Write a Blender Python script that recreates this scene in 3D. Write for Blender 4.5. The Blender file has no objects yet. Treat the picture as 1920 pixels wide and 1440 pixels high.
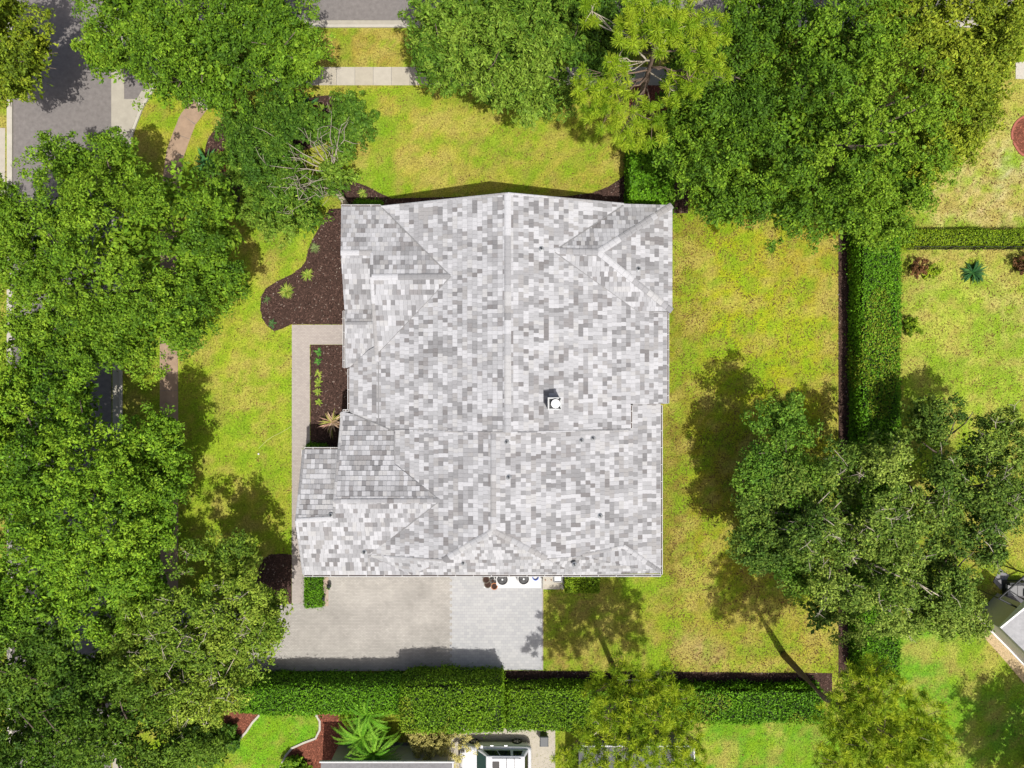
import bpy, math, random
import numpy as np
from mathutils import Vector, Matrix

SC = bpy.context.scene
COL = SC.collection
random.seed(7)
RNG = np.random.default_rng(11)

# ------------------------------------------------------------------ camera, world, sun, exposure
PPM = 27.0          # photograph pixels per metre on the ground
H = 49.3            # drone height in metres

def W(px, py, z=0.0):
    s = (H - z) / H
    return Vector(((px - 960) / PPM * s, (720 - py) / PPM * s, z))

cam_data = bpy.data.cameras.new('camera')
cam_data.sensor_width = 36.0
cam_data.lens = 36.0 * PPM * H / 1920.0
cam_data.clip_end = 2000
cam = bpy.data.objects.new('camera', cam_data)
cam.location = (0, 0, H)
cam.rotation_euler = (0, 0, 0)
COL.objects.link(cam)
SC.camera = cam

SUN_EL = math.radians(66.5)
SHX, SHY = -0.447, 0.894            # direction shadows fall
world = bpy.data.worlds.new('World')
SC.world = world
world.use_nodes = True
wn = world.node_tree
sky = wn.nodes.new('ShaderNodeTexSky')
sky.sky_type = 'NISHITA'
sky.sun_disc = False
sky.dust_density = 5.0
sky.ozone_density = 0.4
sky.sun_elevation = SUN_EL
sky.sun_rotation = math.atan2(-SHX, -SHY)
bg = wn.nodes['Background']
bg.inputs['Strength'].default_value = 0.095
wn.links.new(sky.outputs['Color'], bg.inputs['Color'])

sun_data = bpy.data.lights.new('sun', 'SUN')
sun_data.energy = 4.0
sun_data.angle = math.radians(0.5)
sun_data.color = (1.0, 0.965, 0.9)
sun = bpy.data.objects.new('sun', sun_data)
d = Vector((SHX * math.cos(SUN_EL), SHY * math.cos(SUN_EL), -math.sin(SUN_EL)))
sun.rotation_euler = d.to_track_quat('-Z', 'Y').to_euler()
sun.location = (20, -40, 80)
COL.objects.link(sun)

vs = SC.view_settings
vs.view_transform = 'Standard'
vs.look = 'None'
vs.exposure = 0.27
vs.gamma = 1.0
vs.use_curve_mapping = False
SC.render.engine = 'CYCLES'
SC.cycles.max_bounces = 6
SC.cycles.diffuse_bounces = 3
SC.cycles.transmission_bounces = 4
SC.cycles.transparent_max_bounces = 6

# ------------------------------------------------------------------ helpers
def lin(c):
    c = np.asarray(c, dtype=float) / 255.0
    return np.where(c <= 0.04045, c / 12.92, ((c + 0.055) / 1.055) ** 2.4)

KREF = 1.75  # what a horizontal sunlit white surface renders to
def alb(r, g, b, k=KREF):
    a = lin((r, g, b)) / k
    return (float(a[0]), float(a[1]), float(a[2]))

def link(o, parent=None):
    COL.objects.link(o)
    if parent is not None:
        o.parent = parent
        o.location = Vector(o.location) - world_loc(parent)
    return o

def world_loc(o):
    v = Vector((0, 0, 0))
    while o is not None:
        v = v + Vector(o.location)
        o = o.parent
    return v

def np_mesh(name, V, F, mat, parent=None, col=None, smooth=False):
    V = np.asarray(V, dtype=np.float32)
    F = np.asarray(F, dtype=np.int32)
    me = bpy.data.meshes.new(name)
    n, k = F.shape
    me.vertices.add(len(V))
    me.vertices.foreach_set('co', V.ravel())
    me.loops.add(n * k)
    me.loops.foreach_set('vertex_index', F.ravel())
    me.polygons.add(n)
    me.polygons.foreach_set('loop_start', np.arange(0, n * k, k, dtype=np.int32))
    if smooth:
        me.polygons.foreach_set('use_smooth', np.ones(n, dtype=bool))
    if col is not None:
        a = me.color_attributes.new('Col', 'FLOAT_COLOR', 'POINT')
        c4 = np.ones((len(V), 4), dtype=np.float32)
        c4[:, :3] = col
        a.data.foreach_set('color', c4.ravel())
    me.update(calc_edges=True)
    me.materials.append(mat)
    o = bpy.data.objects.new(name, me)
    return link(o, parent)

def py_mesh(name, V, F, mat, parent=None, col=None, smooth=False):
    me = bpy.data.meshes.new(name)
    me.from_pydata([tuple(v) for v in V], [], F)
    if col is not None:
        a = me.color_attributes.new('Col', 'FLOAT_COLOR', 'POINT')
        c4 = np.ones((len(V), 4), dtype=np.float32)
        c4[:, :3] = np.asarray(col)
        a.data.foreach_set('color', c4.ravel())
    if smooth:
        me.polygons.foreach_set('use_smooth', np.ones(len(me.polygons), dtype=bool))
    me.update()
    me.materials.append(mat)
    o = bpy.data.objects.new(name, me)
    return link(o, parent)

def tag(o, label=None, cat=None, group=None, kind=None):
    if label: o['label'] = label
    if cat: o['category'] = cat
    if group: o['group'] = group
    if kind: o['kind'] = kind
    return o

def thing(name, loc, label, cat, group=None):
    o = bpy.data.objects.new(name, None)
    o.empty_display_size = 0.3
    o.location = loc
    COL.objects.link(o)
    return tag(o, label, cat, group)

class MB:
    def __init__(self):
        self.v = []; self.f = []
    def add(self, V, F):
        b = len(self.v)
        self.v += [tuple(p) for p in V]
        self.f += [tuple(i + b for i in q) for q in F]
        return self
    def box(self, x0, x1, y0, y1, z0, z1):
        V = [(x0,y0,z0),(x1,y0,z0),(x1,y1,z0),(x0,y1,z0),(x0,y0,z1),(x1,y0,z1),(x1,y1,z1),(x0,y1,z1)]
        F = [(0,3,2,1),(4,5,6,7),(0,1,5,4),(1,2,6,5),(2,3,7,6),(3,0,4,7)]
        return self.add(V, F)
    def hexa(self, b, t):
        V = list(b) + list(t)
        F = [(0,3,2,1),(4,5,6,7),(0,1,5,4),(1,2,6,5),(2,3,7,6),(3,0,4,7)]
        return self.add(V, F)
    def prism(self, pts, z0, z1):
        n = len(pts)
        V = [(p[0], p[1], z0) for p in pts] + [(p[0], p[1], z1) for p in pts]
        F = [tuple(range(n))[::-1], tuple(range(n, 2*n))]
        F += [(i, (i+1) % n, n + (i+1) % n, n + i) for i in range(n)]
        return self.add(V, F)
    def cyl(self, c, r0, r1, z0, z1, n=20):
        V = []
        for (r, z) in ((r0, z0), (r1, z1)):
            V += [(c[0] + r*math.cos(2*math.pi*i/n), c[1] + r*math.sin(2*math.pi*i/n), z) for i in range(n)]
        F = [tuple(range(n))[::-1], tuple(range(n, 2*n))]
        F += [(i, (i+1) % n, n + (i+1) % n, n + i) for i in range(n)]
        return self.add(V, F)
    def lathe(self, c, prof, n=20):
        V = []
        for (r, z) in prof:
            V += [(c[0] + r*math.cos(2*math.pi*i/n), c[1] + r*math.sin(2*math.pi*i/n), c[2] + z) for i in range(n)]
        F = []
        for j in range(len(prof) - 1):
            F += [(j*n+i, j*n+(i+1) % n, (j+1)*n+(i+1) % n, (j+1)*n+i) for i in range(n)]
        F += [tuple(range(n))[::-1], tuple(range((len(prof)-1)*n, len(prof)*n))]
        return self.add(V, F)
    def tube(self, pts, radii, n=7):
        pts = [Vector(p) for p in pts]
        V = []
        for i, p in enumerate(pts):
            t = (pts[min(i+1, len(pts)-1)] - pts[max(i-1, 0)])
            if t.length < 1e-6: t = Vector((0,0,1))
            t.normalize()
            a = t.cross(Vector((0,0,1)))
            if a.length < 0.05: a = t.cross(Vector((1,0,0)))
            a.normalize(); b = t.cross(a)
            for k in range(n):
                an = 2*math.pi*k/n
                V.append(p + (a*math.cos(an) + b*math.sin(an)) * radii[i])
        F = []
        for j in range(len(pts) - 1):
            F += [(j*n+i, j*n+(i+1) % n, (j+1)*n+(i+1) % n, (j+1)*n+i) for i in range(n)]
        F += [tuple(range(n))[::-1], tuple(range((len(pts)-1)*n, len(pts)*n))]
        return self.add(V, F)
    def ribbon(self, pts, wl, wr, z0, z1):
        """solid band along a 2D polyline, wl to the left and wr to the right"""
        P = [Vector((p[0], p[1])) for p in pts]
        L = []; R = []
        for i, p in enumerate(P):
            t = (P[min(i+1, len(P)-1)] - P[max(i-1, 0)]).normalized()
            nrm = Vector((-t.y, t.x))
            L.append(p + nrm*wl); R.append(p - nrm*wr)
        n = len(P)
        V = [(q.x,q.y,z0) for q in L] + [(q.x,q.y,z0) for q in R] + [(q.x,q.y,z1) for q in L] + [(q.x,q.y,z1) for q in R]
        F = []
        for i in range(n-1):
            F.append((2*n+i, 3*n+i, 3*n+i+1, 2*n+i+1))
            F.append((i, i+1, n+i+1, n+i))
            F.append((i, 2*n+i, 2*n+i+1, i+1))
            F.append((n+i, n+i+1, 3*n+i+1, 3*n+i))
        F.append((0, n, 3*n, 2*n)); F.append((n-1, 3*n-1, 4*n-1, 2*n-1)[::1])
        F[-1] = (n-1, 3*n-1, 4*n-1, 2*n-1)
        return self.add(V, F)
    def build(self, name, mat, parent=None, smooth=False):
        return py_mesh(name, self.v, self.f, mat, parent, smooth=smooth)

def inside(poly, X, Y):
    r = np.zeros(X.shape, dtype=bool)
    n = len(poly)
    for i in range(n):
        x1, y1 = poly[i][0], poly[i][1]; x2, y2 = poly[(i+1) % n][0], poly[(i+1) % n][1]
        if y1 == y2: continue
        c = ((y1 > Y) != (y2 > Y)) & (X < (x2 - x1) * (Y - y1) / (y2 - y1) + x1)
        r ^= c
    return r

def vnoise(X, Y, scale, seed):
    r = np.random.default_rng(seed)
    T = r.random((128, 128))
    x = X * scale; y = Y * scale
    xi = np.floor(x).astype(int); yi = np.floor(y).astype(int)
    fx = x - xi; fy = y - yi
    fx = fx*fx*(3-2*fx); fy = fy*fy*(3-2*fy)
    g = lambda i, j: T[i % 128, j % 128]
    return (g(xi,yi)*(1-fx)+g(xi+1,yi)*fx)*(1-fy) + (g(xi,yi+1)*(1-fx)+g(xi+1,yi+1)*fx)*fy

def fnoise(X, Y, scale, seed, oct=3):
    s = 0; a = 0.5; t = 0
    for o in range(oct):
        s = s + a * vnoise(X, Y, scale * 2**o, seed + o); t += a; a *= 0.5
    return s / t

# ------------------------------------------------------------------ materials
def new_mat(name):
    m = bpy.data.materials.new(name)
    m.use_nodes = True
    return m, m.node_tree, m.node_tree.nodes['Principled BSDF']

def plain(name, col, rough=0.7, spec=0.3, metal=0.0, noise=0.0, nscale=8.0, bump=0.0):
    m, nt, b = new_mat(name)
    b.inputs['Roughness'].default_value = rough
    b.inputs['Specular IOR Level'].default_value = spec
    b.inputs['Metallic'].default_value = metal
    b.inputs['Base Color'].default_value = (*col, 1)
    if noise > 0 or bump > 0:
        geo = nt.nodes.new('ShaderNodeNewGeometry')
        n = nt.nodes.new('ShaderNodeTexNoise')
        n.inputs['Scale'].default_value = nscale
        n.inputs['Detail'].default_value = 5
        n.inputs['Roughness'].default_value = 0.65
        nt.links.new(geo.outputs['Position'], n.inputs['Vector'])
        mr = nt.nodes.new('ShaderNodeMapRange')
        mr.inputs['From Min'].default_value = 0.25; mr.inputs['From Max'].default_value = 0.75
        mr.inputs['To Min'].default_value = 1 - noise; mr.inputs['To Max'].default_value = 1 + noise
        nt.links.new(n.outputs['Fac'], mr.inputs['Value'])
        mx = nt.nodes.new('ShaderNodeVectorMath'); mx.operation = 'SCALE'
        mx.inputs[0].default_value = col
        nt.links.new(mr.outputs['Result'], mx.inputs['Scale'])
        nt.links.new(mx.outputs['Vector'], b.inputs['Base Color'])
        if bump > 0:
            bp = nt.nodes.new('ShaderNodeBump')
            bp.inputs['Strength'].default_value = bump
            bp.inputs['Distance'].default_value = 0.03
            nt.links.new(n.outputs['Fac'], bp.inputs['Height'])
            nt.links.new(bp.outputs['Normal'], b.inputs['Normal'])
    return m

def attr_mat(name, rough=0.6, spec=0.25, translucent=0.0, noise=0.0, nscale=10.0, bump=0.0, nscale2=None, noise2=0.0):
    m, nt, b = new_mat(name)
    b.inputs['Roughness'].default_value = rough
    b.inputs['Specular IOR Level'].default_value = spec
    at = nt.nodes.new('ShaderNodeAttribute'); at.attribute_name = 'Col'
    out = at.outputs['Color']
    def mod(out, sc, amt, bumpamt):
        geo = nt.nodes.new('ShaderNodeNewGeometry')
        n = nt.nodes.new('ShaderNodeTexNoise')
        n.inputs['Scale'].default_value = sc; n.inputs['Detail'].default_value = 6
        n.inputs['Roughness'].default_value = 0.7
        nt.links.new(geo.outputs['Position'], n.inputs['Vector'])
        mr = nt.nodes.new('ShaderNodeMapRange')
        mr.inputs['From Min'].default_value = 0.28; mr.inputs['From Max'].default_value = 0.72
        mr.inputs['To Min'].default_value = 1 - amt; mr.inputs['To Max'].default_value = 1 + amt
        nt.links.new(n.outputs['Fac'], mr.inputs['Value'])
        mx = nt.nodes.new('ShaderNodeVectorMath'); mx.operation = 'SCALE'
        nt.links.new(out, mx.inputs[0]); nt.links.new(mr.outputs['Result'], mx.inputs['Scale'])
        if bumpamt > 0:
            bp = nt.nodes.new('ShaderNodeBump')
            bp.inputs['Strength'].default_value = bumpamt; bp.inputs['Distance'].default_value = 0.04
            nt.links.new(n.outputs['Fac'], bp.inputs['Height'])
            nt.links.new(bp.outputs['Normal'], b.inputs['Normal'])
        return mx.outputs['Vector']
    if noise > 0: out = mod(out, nscale, noise, bump)
    if nscale2: out = mod(out, nscale2, noise2, 0)
    nt.links.new(out, b.inputs['Base Color'])
    if translucent > 0:
        tr = nt.nodes.new('ShaderNodeBsdfTranslucent')
        nt.links.new(out, tr.inputs['Color'])
        mix = nt.nodes.new('ShaderNodeMixShader')
        mix.inputs['Fac'].default_value = translucent
        o = nt.nodes['Material Output']
        nt.links.new(b.outputs['BSDF'], mix.inputs[1]); nt.links.new(tr.outputs['BSDF'], mix.inputs[2])
        nt.links.new(mix.outputs['Shader'], o.inputs['Surface'])
    return m

def brick_mat(name, c1, c2, mortar, bw, bh, msize, rot=0.0, noise=0.12):
    m, nt, b = new_mat(name)
    b.inputs['Roughness'].default_value = 0.85
    b.inputs['Specular IOR Level'].default_value = 0.2
    geo = nt.nodes.new('ShaderNodeNewGeometry')
    mp = nt.nodes.new('ShaderNodeMapping'); mp.inputs['Rotation'].default_value = (0, 0, rot)
    nt.links.new(geo.outputs['Position'], mp.inputs['Vector'])
    br = nt.nodes.new('ShaderNodeTexBrick')
    br.inputs['Scale'].default_value = 1.0
    br.inputs['Brick Width'].default_value = bw; br.inputs['Row Height'].default_value = bh
    br.inputs['Mortar Size'].default_value = msize
    br.inputs['Color1'].default_value = (*c1, 1); br.inputs['Color2'].default_value = (*c2, 1)
    br.inputs['Mortar'].default_value = (*mortar, 1)
    nt.links.new(mp.outputs['Vector'], br.inputs['Vector'])
    n = nt.nodes.new('ShaderNodeTexNoise'); n.inputs['Scale'].default_value = 0.45; n.inputs['Detail'].default_value = 7
    n.inputs['Roughness'].default_value = 0.7
    nt.links.new(geo.outputs['Position'], n.inputs['Vector'])
    mr = nt.nodes.new('ShaderNodeMapRange')
    mr.inputs['From Min'].default_value = 0.3; mr.inputs['From Max'].default_value = 0.7
    mr.inputs['To Min'].default_value = 1 - noise; mr.inputs['To Max'].default_value = 1 + noise
    nt.links.new(n.outputs['Fac'], mr.inputs['Value'])
    mx = nt.nodes.new('ShaderNodeVectorMath'); mx.operation = 'SCALE'
    nt.links.new(br.outputs['Color'], mx.inputs[0]); nt.links.new(mr.outputs['Result'], mx.inputs['Scale'])
    nt.links.new(mx.outputs['Vector'], b.inputs['Base Color'])
    return m

M = {}
M['leaf'] = attr_mat('leaf', rough=0.6, spec=0.14, translucent=0.07)
M['needle'] = attr_mat('pine needle', rough=0.5, spec=0.15, translucent=0.3)
M['blade'] = attr_mat('grass blade', rough=0.7, spec=0.15, translucent=0.3)
M['lawn'] = attr_mat('lawn', rough=0.95, spec=0.05, noise=0.6, nscale=9.0, bump=0.8, nscale2=1.1, noise2=0.14)
M['tile'] = attr_mat('concrete tile', rough=0.8, spec=0.25, noise=0.09, nscale=9.0, bump=0.12, nscale2=0.7, noise2=0.05)
M['deck'] = plain('roof underlay', (0.16, 0.155, 0.155), 0.9)
M['stucco'] = plain('cream stucco', (0.55, 0.5, 0.42), 0.9, noise=0.06, nscale=5, bump=0.2)
M['white'] = plain('white painted metal', (0.72, 0.72, 0.72), 0.45)
M['gutter_in'] = plain('dark gutter inside', (0.12, 0.1, 0.095), 0.8)  # dark brown fill along the gutter trough
M['gutterwhite'] = plain('weathered white enamel', (0.5, 0.5, 0.5), 0.5, noise=0.15, nscale=3)
M['dark_metal'] = plain('dark metal', (0.03, 0.032, 0.035), 0.5, metal=0.3)
M['grey_metal'] = plain('grey metal', (0.3, 0.31, 0.32), 0.45, metal=0.4, noise=0.1, nscale=12)
M['flashing'] = plain('valley flashing', (0.2, 0.2, 0.205), 0.6)
M['asphalt'] = plain('asphalt', alb(150, 144, 141), 0.92, 0.15, noise=0.2, nscale=3.5, bump=0.3)
M['concrete'] = plain('pale concrete', alb(214, 206, 190), 0.9, 0.2, noise=0.1, nscale=2.5, bump=0.1)
M['kerb'] = plain('kerb concrete', alb(222, 216, 202), 0.9, 0.2, noise=0.1, nscale=2.0, bump=0.1)
M['gutterpan'] = plain('gutter pan concrete', alb(205, 198, 182), 0.9, 0.2, noise=0.12, nscale=2.0)
M['paver_old'] = brick_mat('weathered pavers', alb(206, 202, 194), alb(192, 188, 181), alb(160, 153, 148), 0.2, 0.1, 0.008, noise=0.2)
M['paver_new'] = brick_mat('new grey pavers', alb(214, 214, 214), alb(200, 201, 203), alb(176, 177, 180), 0.3, 0.2, 0.006, noise=0.06)
M['paver_path'] = brick_mat('path pavers', alb(210, 200, 192), alb(196, 186, 180), alb(172, 162, 156), 0.2, 0.1, 0.006, noise=0.07)
M['mulch'] = plain('dark mulch', (0.05, 0.03, 0.024), 0.95, 0.1, noise=0.55, nscale=9, bump=1.0)
M['redmulch'] = plain('red mulch', (0.15, 0.055, 0.035), 0.95, 0.1, noise=0.5, nscale=9, bump=1.0)
M['chip'] = attr_mat('mulch chip', rough=0.9, spec=0.1)
M['gravel'] = plain('tan gravel', alb(226, 200, 158), 0.95, 0.1, noise=0.3, nscale=12, bump=0.6)
M['padwhite'] = plain('white pad concrete', (0.55, 0.55, 0.55), 0.85, noise=0.06, nscale=4)
M['bark'] = plain('bark', (0.13, 0.1, 0.08), 0.9, noise=0.35, nscale=9, bump=0.6)
M['palebark'] = plain('pale bark', (0.42, 0.37, 0.29), 0.85, noise=0.25, nscale=9, bump=0.4)
M['twigbark'] = plain('grey twig bark', (0.30, 0.265, 0.21), 0.85, noise=0.25, nscale=9)
M['pinebark'] = plain('pine bark', (0.17, 0.12, 0.09), 0.9, noise=0.35, nscale=8, bump=0.8)
M['hedgecore'] = plain('hedge inner twigs', (0.02, 0.03, 0.012), 0.95)
M['carwhite'] = plain('white car paint', (0.62, 0.63, 0.66), 0.18, 0.6)
M['glass'] = plain('car glass', (0.012, 0.015, 0.018), 0.06, 0.7)
M['screenglass'] = plain('windshield glass', (0.02, 0.05, 0.045), 0.06, 0.7)
M['rubber'] = plain('rubber', (0.02, 0.02, 0.02), 0.8)
M['rim'] = plain('alloy', (0.5, 0.5, 0.52), 0.3, metal=0.8)
M['beige'] = plain('beige plastic', (0.62, 0.55, 0.46), 0.6)
M['terracotta'] = plain('terracotta', (0.42, 0.17, 0.075), 0.8, noise=0.15, nscale=20)
M['bronze'] = plain('bronze pot glaze', (0.10, 0.075, 0.05), 0.5)
M['blue'] = plain('blue plastic', (0.1, 0.17, 0.5), 0.5)
M['greyroof'] = plain('grey shingle', (0.2, 0.195, 0.2), 0.9, noise=0.2, nscale=5, bump=0.3)
M['paleroof'] = plain('pale roof', (0.3, 0.3, 0.31), 0.8, noise=0.2, nscale=3)
M['slate'] = plain('dark stone and patio shade', (0.11, 0.11, 0.12), 0.8, noise=0.2, nscale=3)
M['screen'] = plain('black insect screen', (0.025, 0.025, 0.03), 0.7)
M['brickred'] = plain('red brick', (0.3, 0.1, 0.07), 0.9, noise=0.2, nscale=10)
M['wood'] = plain('brown wood', (0.22, 0.1, 0.06), 0.7, noise=0.2, nscale=6)
M['hose'] = plain('pale hose', (0.55, 0.55, 0.2), 0.6)
M['greyplastic'] = plain('grey plastic', (0.11, 0.115, 0.12), 0.6)
M['fan'] = plain('fan grille', (0.03, 0.03, 0.032), 0.5, metal=0.2)

def poly_obj(name, px_pts, z, mat, parent=None, kind='structure', thick=0.05):
    pts = [W(*p)[:2] for p in px_pts]
    a = sum(pts[i][0]*pts[(i+1) % len(pts)][1] - pts[(i+1) % len(pts)][0]*pts[i][1] for i in range(len(pts)))
    if a < 0: pts = pts[::-1]
    o = MB().prism(pts, z - thick, z).build(name, mat, parent)
    if kind: o['kind'] = kind
    return o

# ------------------------------------------------------------------ ground, lawn colours
g = MB().prism([(-400,-400),(400,-400),(400,400),(-400,400)], -0.5, -0.06).build('ground', plain('far grass', (0.1, 0.13, 0.03), 0.95, 0.05, noise=0.3, nscale=0.5))
g['kind'] = 'structure'

# (cx, cy, rx, ry, colour, alpha, softness)
LZ = [
 (440, 620, 200, 520, (176,190,66), 1.0, 0.25),
 (470, 560, 90, 160, (188,200,70), 0.6, 0.6),
 (510, 470, 45, 45, (196,172,98), 0.7, 0.7),
 (480, 930, 60, 40, (200,180,90), 0.6, 0.7),
 (395, 600, 60, 40, (196,176,92), 0.5, 0.7),
 (455, 420, 30, 60, (200,170,100), 0.75, 0.7),
 (430, 760, 40, 150, (186,196,68), 0.7, 0.6),
 (520, 420, 50, 60, (150,196,60), 0.6, 0.6),
 (430, 850, 60, 90, (168,190,60), 0.5, 0.6),
 (900, 250, 330, 130, (194,184,84), 1.0, 0.2),
 (700, 90, 240, 36, (190,166,88), 1.0, 0.2),
 (560, 180, 120, 40, (196,188,76), 0.9, 0.4),
 (330, 220, 90, 70, (192,190,72), 0.9, 0.3),
 (720, 260, 60, 90, (196,180,90), 0.6, 0.7),
 (690, 330, 50, 45, (164,194,70), 0.8, 0.6),
 (715, 235, 30, 22, (140,180,60), 0.7, 0.6),
 (980, 230, 130, 90, (176,186,72), 0.55, 0.7),
 (770, 300, 60, 40, (204,180,110), 0.45, 0.7),
 (1090, 320, 90, 50, (196,178,92), 0.6, 0.7),
 (1420, 650, 190, 330, (186,186,50), 1.0, 0.2),
 (1290, 620, 45, 280, (150,140,64), 0.8, 0.5),
 (1430, 560, 110, 130, (190,192,46), 0.7, 0.7),
 (1530, 500, 60, 90, (196,166,88), 0.6, 0.6),
 (1560, 660, 30, 120, (200,176,98), 0.6, 0.6),
 (1430, 480, 40, 30, (204,172,96), 0.4, 0.7),
 (1350, 700, 70, 60, (170,184,50), 0.6, 0.6),
 (1480, 620, 60, 60, (184,196,56), 0.6, 0.6),
 (1330, 1030, 120, 230, (174,166,56), 0.9, 0.4),
 (1265, 980, 30, 240, (146,128,72), 0.75, 0.5),
 (1380, 900, 60, 70, (190,170,72), 0.6, 0.6),
 (1200, 1110, 60, 50, (158,176,60), 0.8, 0.5),
 (1400, 1180, 190, 80, (178,166,76), 0.8, 0.4),
 (1305, 1215, 50, 34, (196,166,130), 0.9, 0.6),
 (1100, 1180, 90, 90, (160,150,74), 0.8, 0.4),
 (1080, 1120, 40, 30, (186,160,106), 0.6, 0.7),
 (1060, 1235, 40, 26, (190,156,104), 0.6, 0.7),
 (1530, 1200, 40, 80, (196,174,82), 0.7, 0.6),
 (1840, 300, 140, 180, (222,206,150), 1.0, 0.3),
 (1840, 380, 90, 50, (224,196,160), 0.8, 0.6),
 (1890, 330, 25, 40, (226,214,196), 0.8, 0.7),
 (1880, 180, 60, 60, (196,190,96), 0.8, 0.5),
 (1820, 640, 140, 180, (202,200,106), 1.0, 0.3),
 (1730, 530, 30, 60, (220,192,150), 0.7, 0.7),
 (1880, 620, 50, 80, (220,198,150), 0.7, 0.7),
 (1790, 590, 60, 70, (198,206,94), 0.7, 0.7),
 (1800, 475, 120, 12, (220,186,140), 0.6, 0.7),
 (1870, 760, 70, 90, (186,200,86), 0.7, 0.6),
 (1870, 1010, 60, 70, (206,192,100), 0.8, 0.5),
 (1800, 1290, 150, 160, (128,178,58), 1.0, 0.25),
 (1850, 1240, 70, 50, (190,186,84), 0.7, 0.7),
 (1730, 1200, 30, 60, (124,186,58), 0.6, 0.6),
 (1430, 1410, 170, 70, (120,172,52), 1.0, 0.25),
 (1470, 1400, 50, 30, (158,178,70), 0.4, 0.7),
 (520, 1400, 90, 90, (128,184,50), 1.0, 0.25),
 (20, 250, 30, 80, (190,170,90), 0.8, 0.4),
]

def lawn_rgb(px, py, seed=3):
    wx = (fnoise(px, py, 1/60.0, 40) - 0.5) * 60
    wy = (fnoise(px, py, 1/60.0, 50) - 0.5) * 60
    c = np.zeros(px.shape + (3,)); c[:] = (158, 168, 60)
    for (cx, cy, rx, ry, col, al, so) in LZ:
        rr = np.sqrt(((px + wx*so*1.4 - cx) / rx)**2 + ((py + wy*so*1.4 - cy) / ry)**2)
        a = np.clip((1 + so - rr) / (2*so), 0, 1); a = a*a*(3-2*a) * al
        c = c*(1-a[..., None]) + np.asarray(col)*a[..., None]
    # mottling: straw and green patches at 1-3 m and 0.3 m
    n1 = fnoise(px, py, 1/38.0, 60, 4)[..., None]
    n2 = fnoise(px, py, 1/9.0, 70, 3)[..., None]
    straw = np.array((206, 188, 112)); green = np.array((140, 178, 46))
    a = np.clip((n1 - 0.51) * 4.5, 0, 0.72); c = c*(1-a) + straw*a
    a = np.clip((0.46 - n1) * 4.5, 0, 0.6); c = c*(1-a) + green*a
    a = np.clip((n2 - 0.55) * 2.2, 0, 0.4); c = c*(1-a) + (np.array((182,160,98)))*a
    a = np.clip((0.43 - n2) * 2.2, 0, 0.4); c = c*(1-a) + (green*0.9)*a
    n3 = fnoise(px, py, 1/17.0, 82, 3)[..., None]
    a = np.clip((n3 - 0.58) * 4, 0, 0.55); c = c*(1-a) + np.array((150,182,44))*a
    a = np.clip((0.40 - n3) * 4, 0, 0.5); c = c*(1-a) + np.array((190,168,106))*a
    c = c*np.array((0.95, 0.985, 0.84))
    return lin(np.clip(c, 0, 255)) / (KREF*0.93)

xs = np.arange(-46, 46.01, 0.28); ys = np.arange(-35, 35.01, 0.28)
GX, GY = np.meshgrid(xs, ys)
gpx = GX*PPM + 960; gpy = 720 - GY*PPM
V = np.stack([GX, GY, (fnoise(GX, GY, 0.9, 90) - 0.5)*0.008], -1).reshape(-1, 3)
nx, ny = len(xs), len(ys)
idx = np.arange(nx*ny).reshape(ny, nx)
F = np.stack([idx[:-1,:-1], idx[:-1,1:], idx[1:,1:], idx[1:,:-1]], -1).reshape(-1, 4)
lawn = np_mesh('lawn', V, F, M['lawn'], col=lawn_rgb(gpx, gpy).reshape(-1, 3))
tag(lawn, kind='structure')

# ------------------------------------------------------------------ roads, kerbs, pavements
PAVED = []     # pixel polygons without grass
def paved(name, pts, z, mat, **k):
    PAVED.append(pts)
    return poly_obj(name, pts, z, mat, **k)

paved('road', [(25,-400),(209,-400),(209,1800),(25,1800)], 0.016, M['asphalt'])
paved('side_road', [(233,-400),(1900,-400),(1900,38),(440,38),(380,58),(330,96),(287,150),(257,186),(233,186)], 0.014, M['asphalt'])
paved('concrete_gutter', [(209,-400),(233,-400),(233,186),(257,186),(266,170),(280,172),(262,205),(247,240),(236,285),(228,340),(226,440),(214,440),(209,440)], 0.024, M['gutterpan'])
kc = [W(1900,50)[:2], W(440,50)[:2], W(388,66)[:2], W(338,104)[:2], W(297,154)[:2], W(268,200)[:2], W(250,246)[:2], W(238,300)[:2], W(231,360)[:2], W(228,440)[:2], W(228,1800)[:2]]
k = MB().ribbon(kc, 0.09, 0.09, -0.05, 0.13).build('kerb', M['kerb']); tag(k, kind='structure')
kp = [W(1900,43)[:2], W(440,43)[:2], W(384,60)[:2], W(332,99)[:2], W(290,150)[:2], W(275,172)[:2]]
k = MB().ribbon(kp, 0.16, 0.17, -0.05, 0.026).build('gutter_pan', M['gutterpan']); tag(k, kind='structure')
k = MB().ribbon([W(218.5,441)[:2], W(218.5,1800)[:2]], 0.25, 0.26, -0.05, 0.026).build('gutter_pan', M['gutterpan']); tag(k, kind='structure')
k = MB().ribbon([W(20,-400)[:2], W(20,1800)[:2]], 0.18, 0.18, -0.05, 0.13).build('kerb', M['kerb']); tag(k, kind='structure')
PAVED += [[(212,-400),(236,-400),(236,1800),(212,1800)], [(12,-400),(28,-400),(28,1800),(12,1800)], [(330,36),(1900,36),(1900,56),(330,56)]]
paved('neighbour_driveway', [(-400,240),(10,240),(10,420),(-400,420)], 0.02, M['concrete'])

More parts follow.
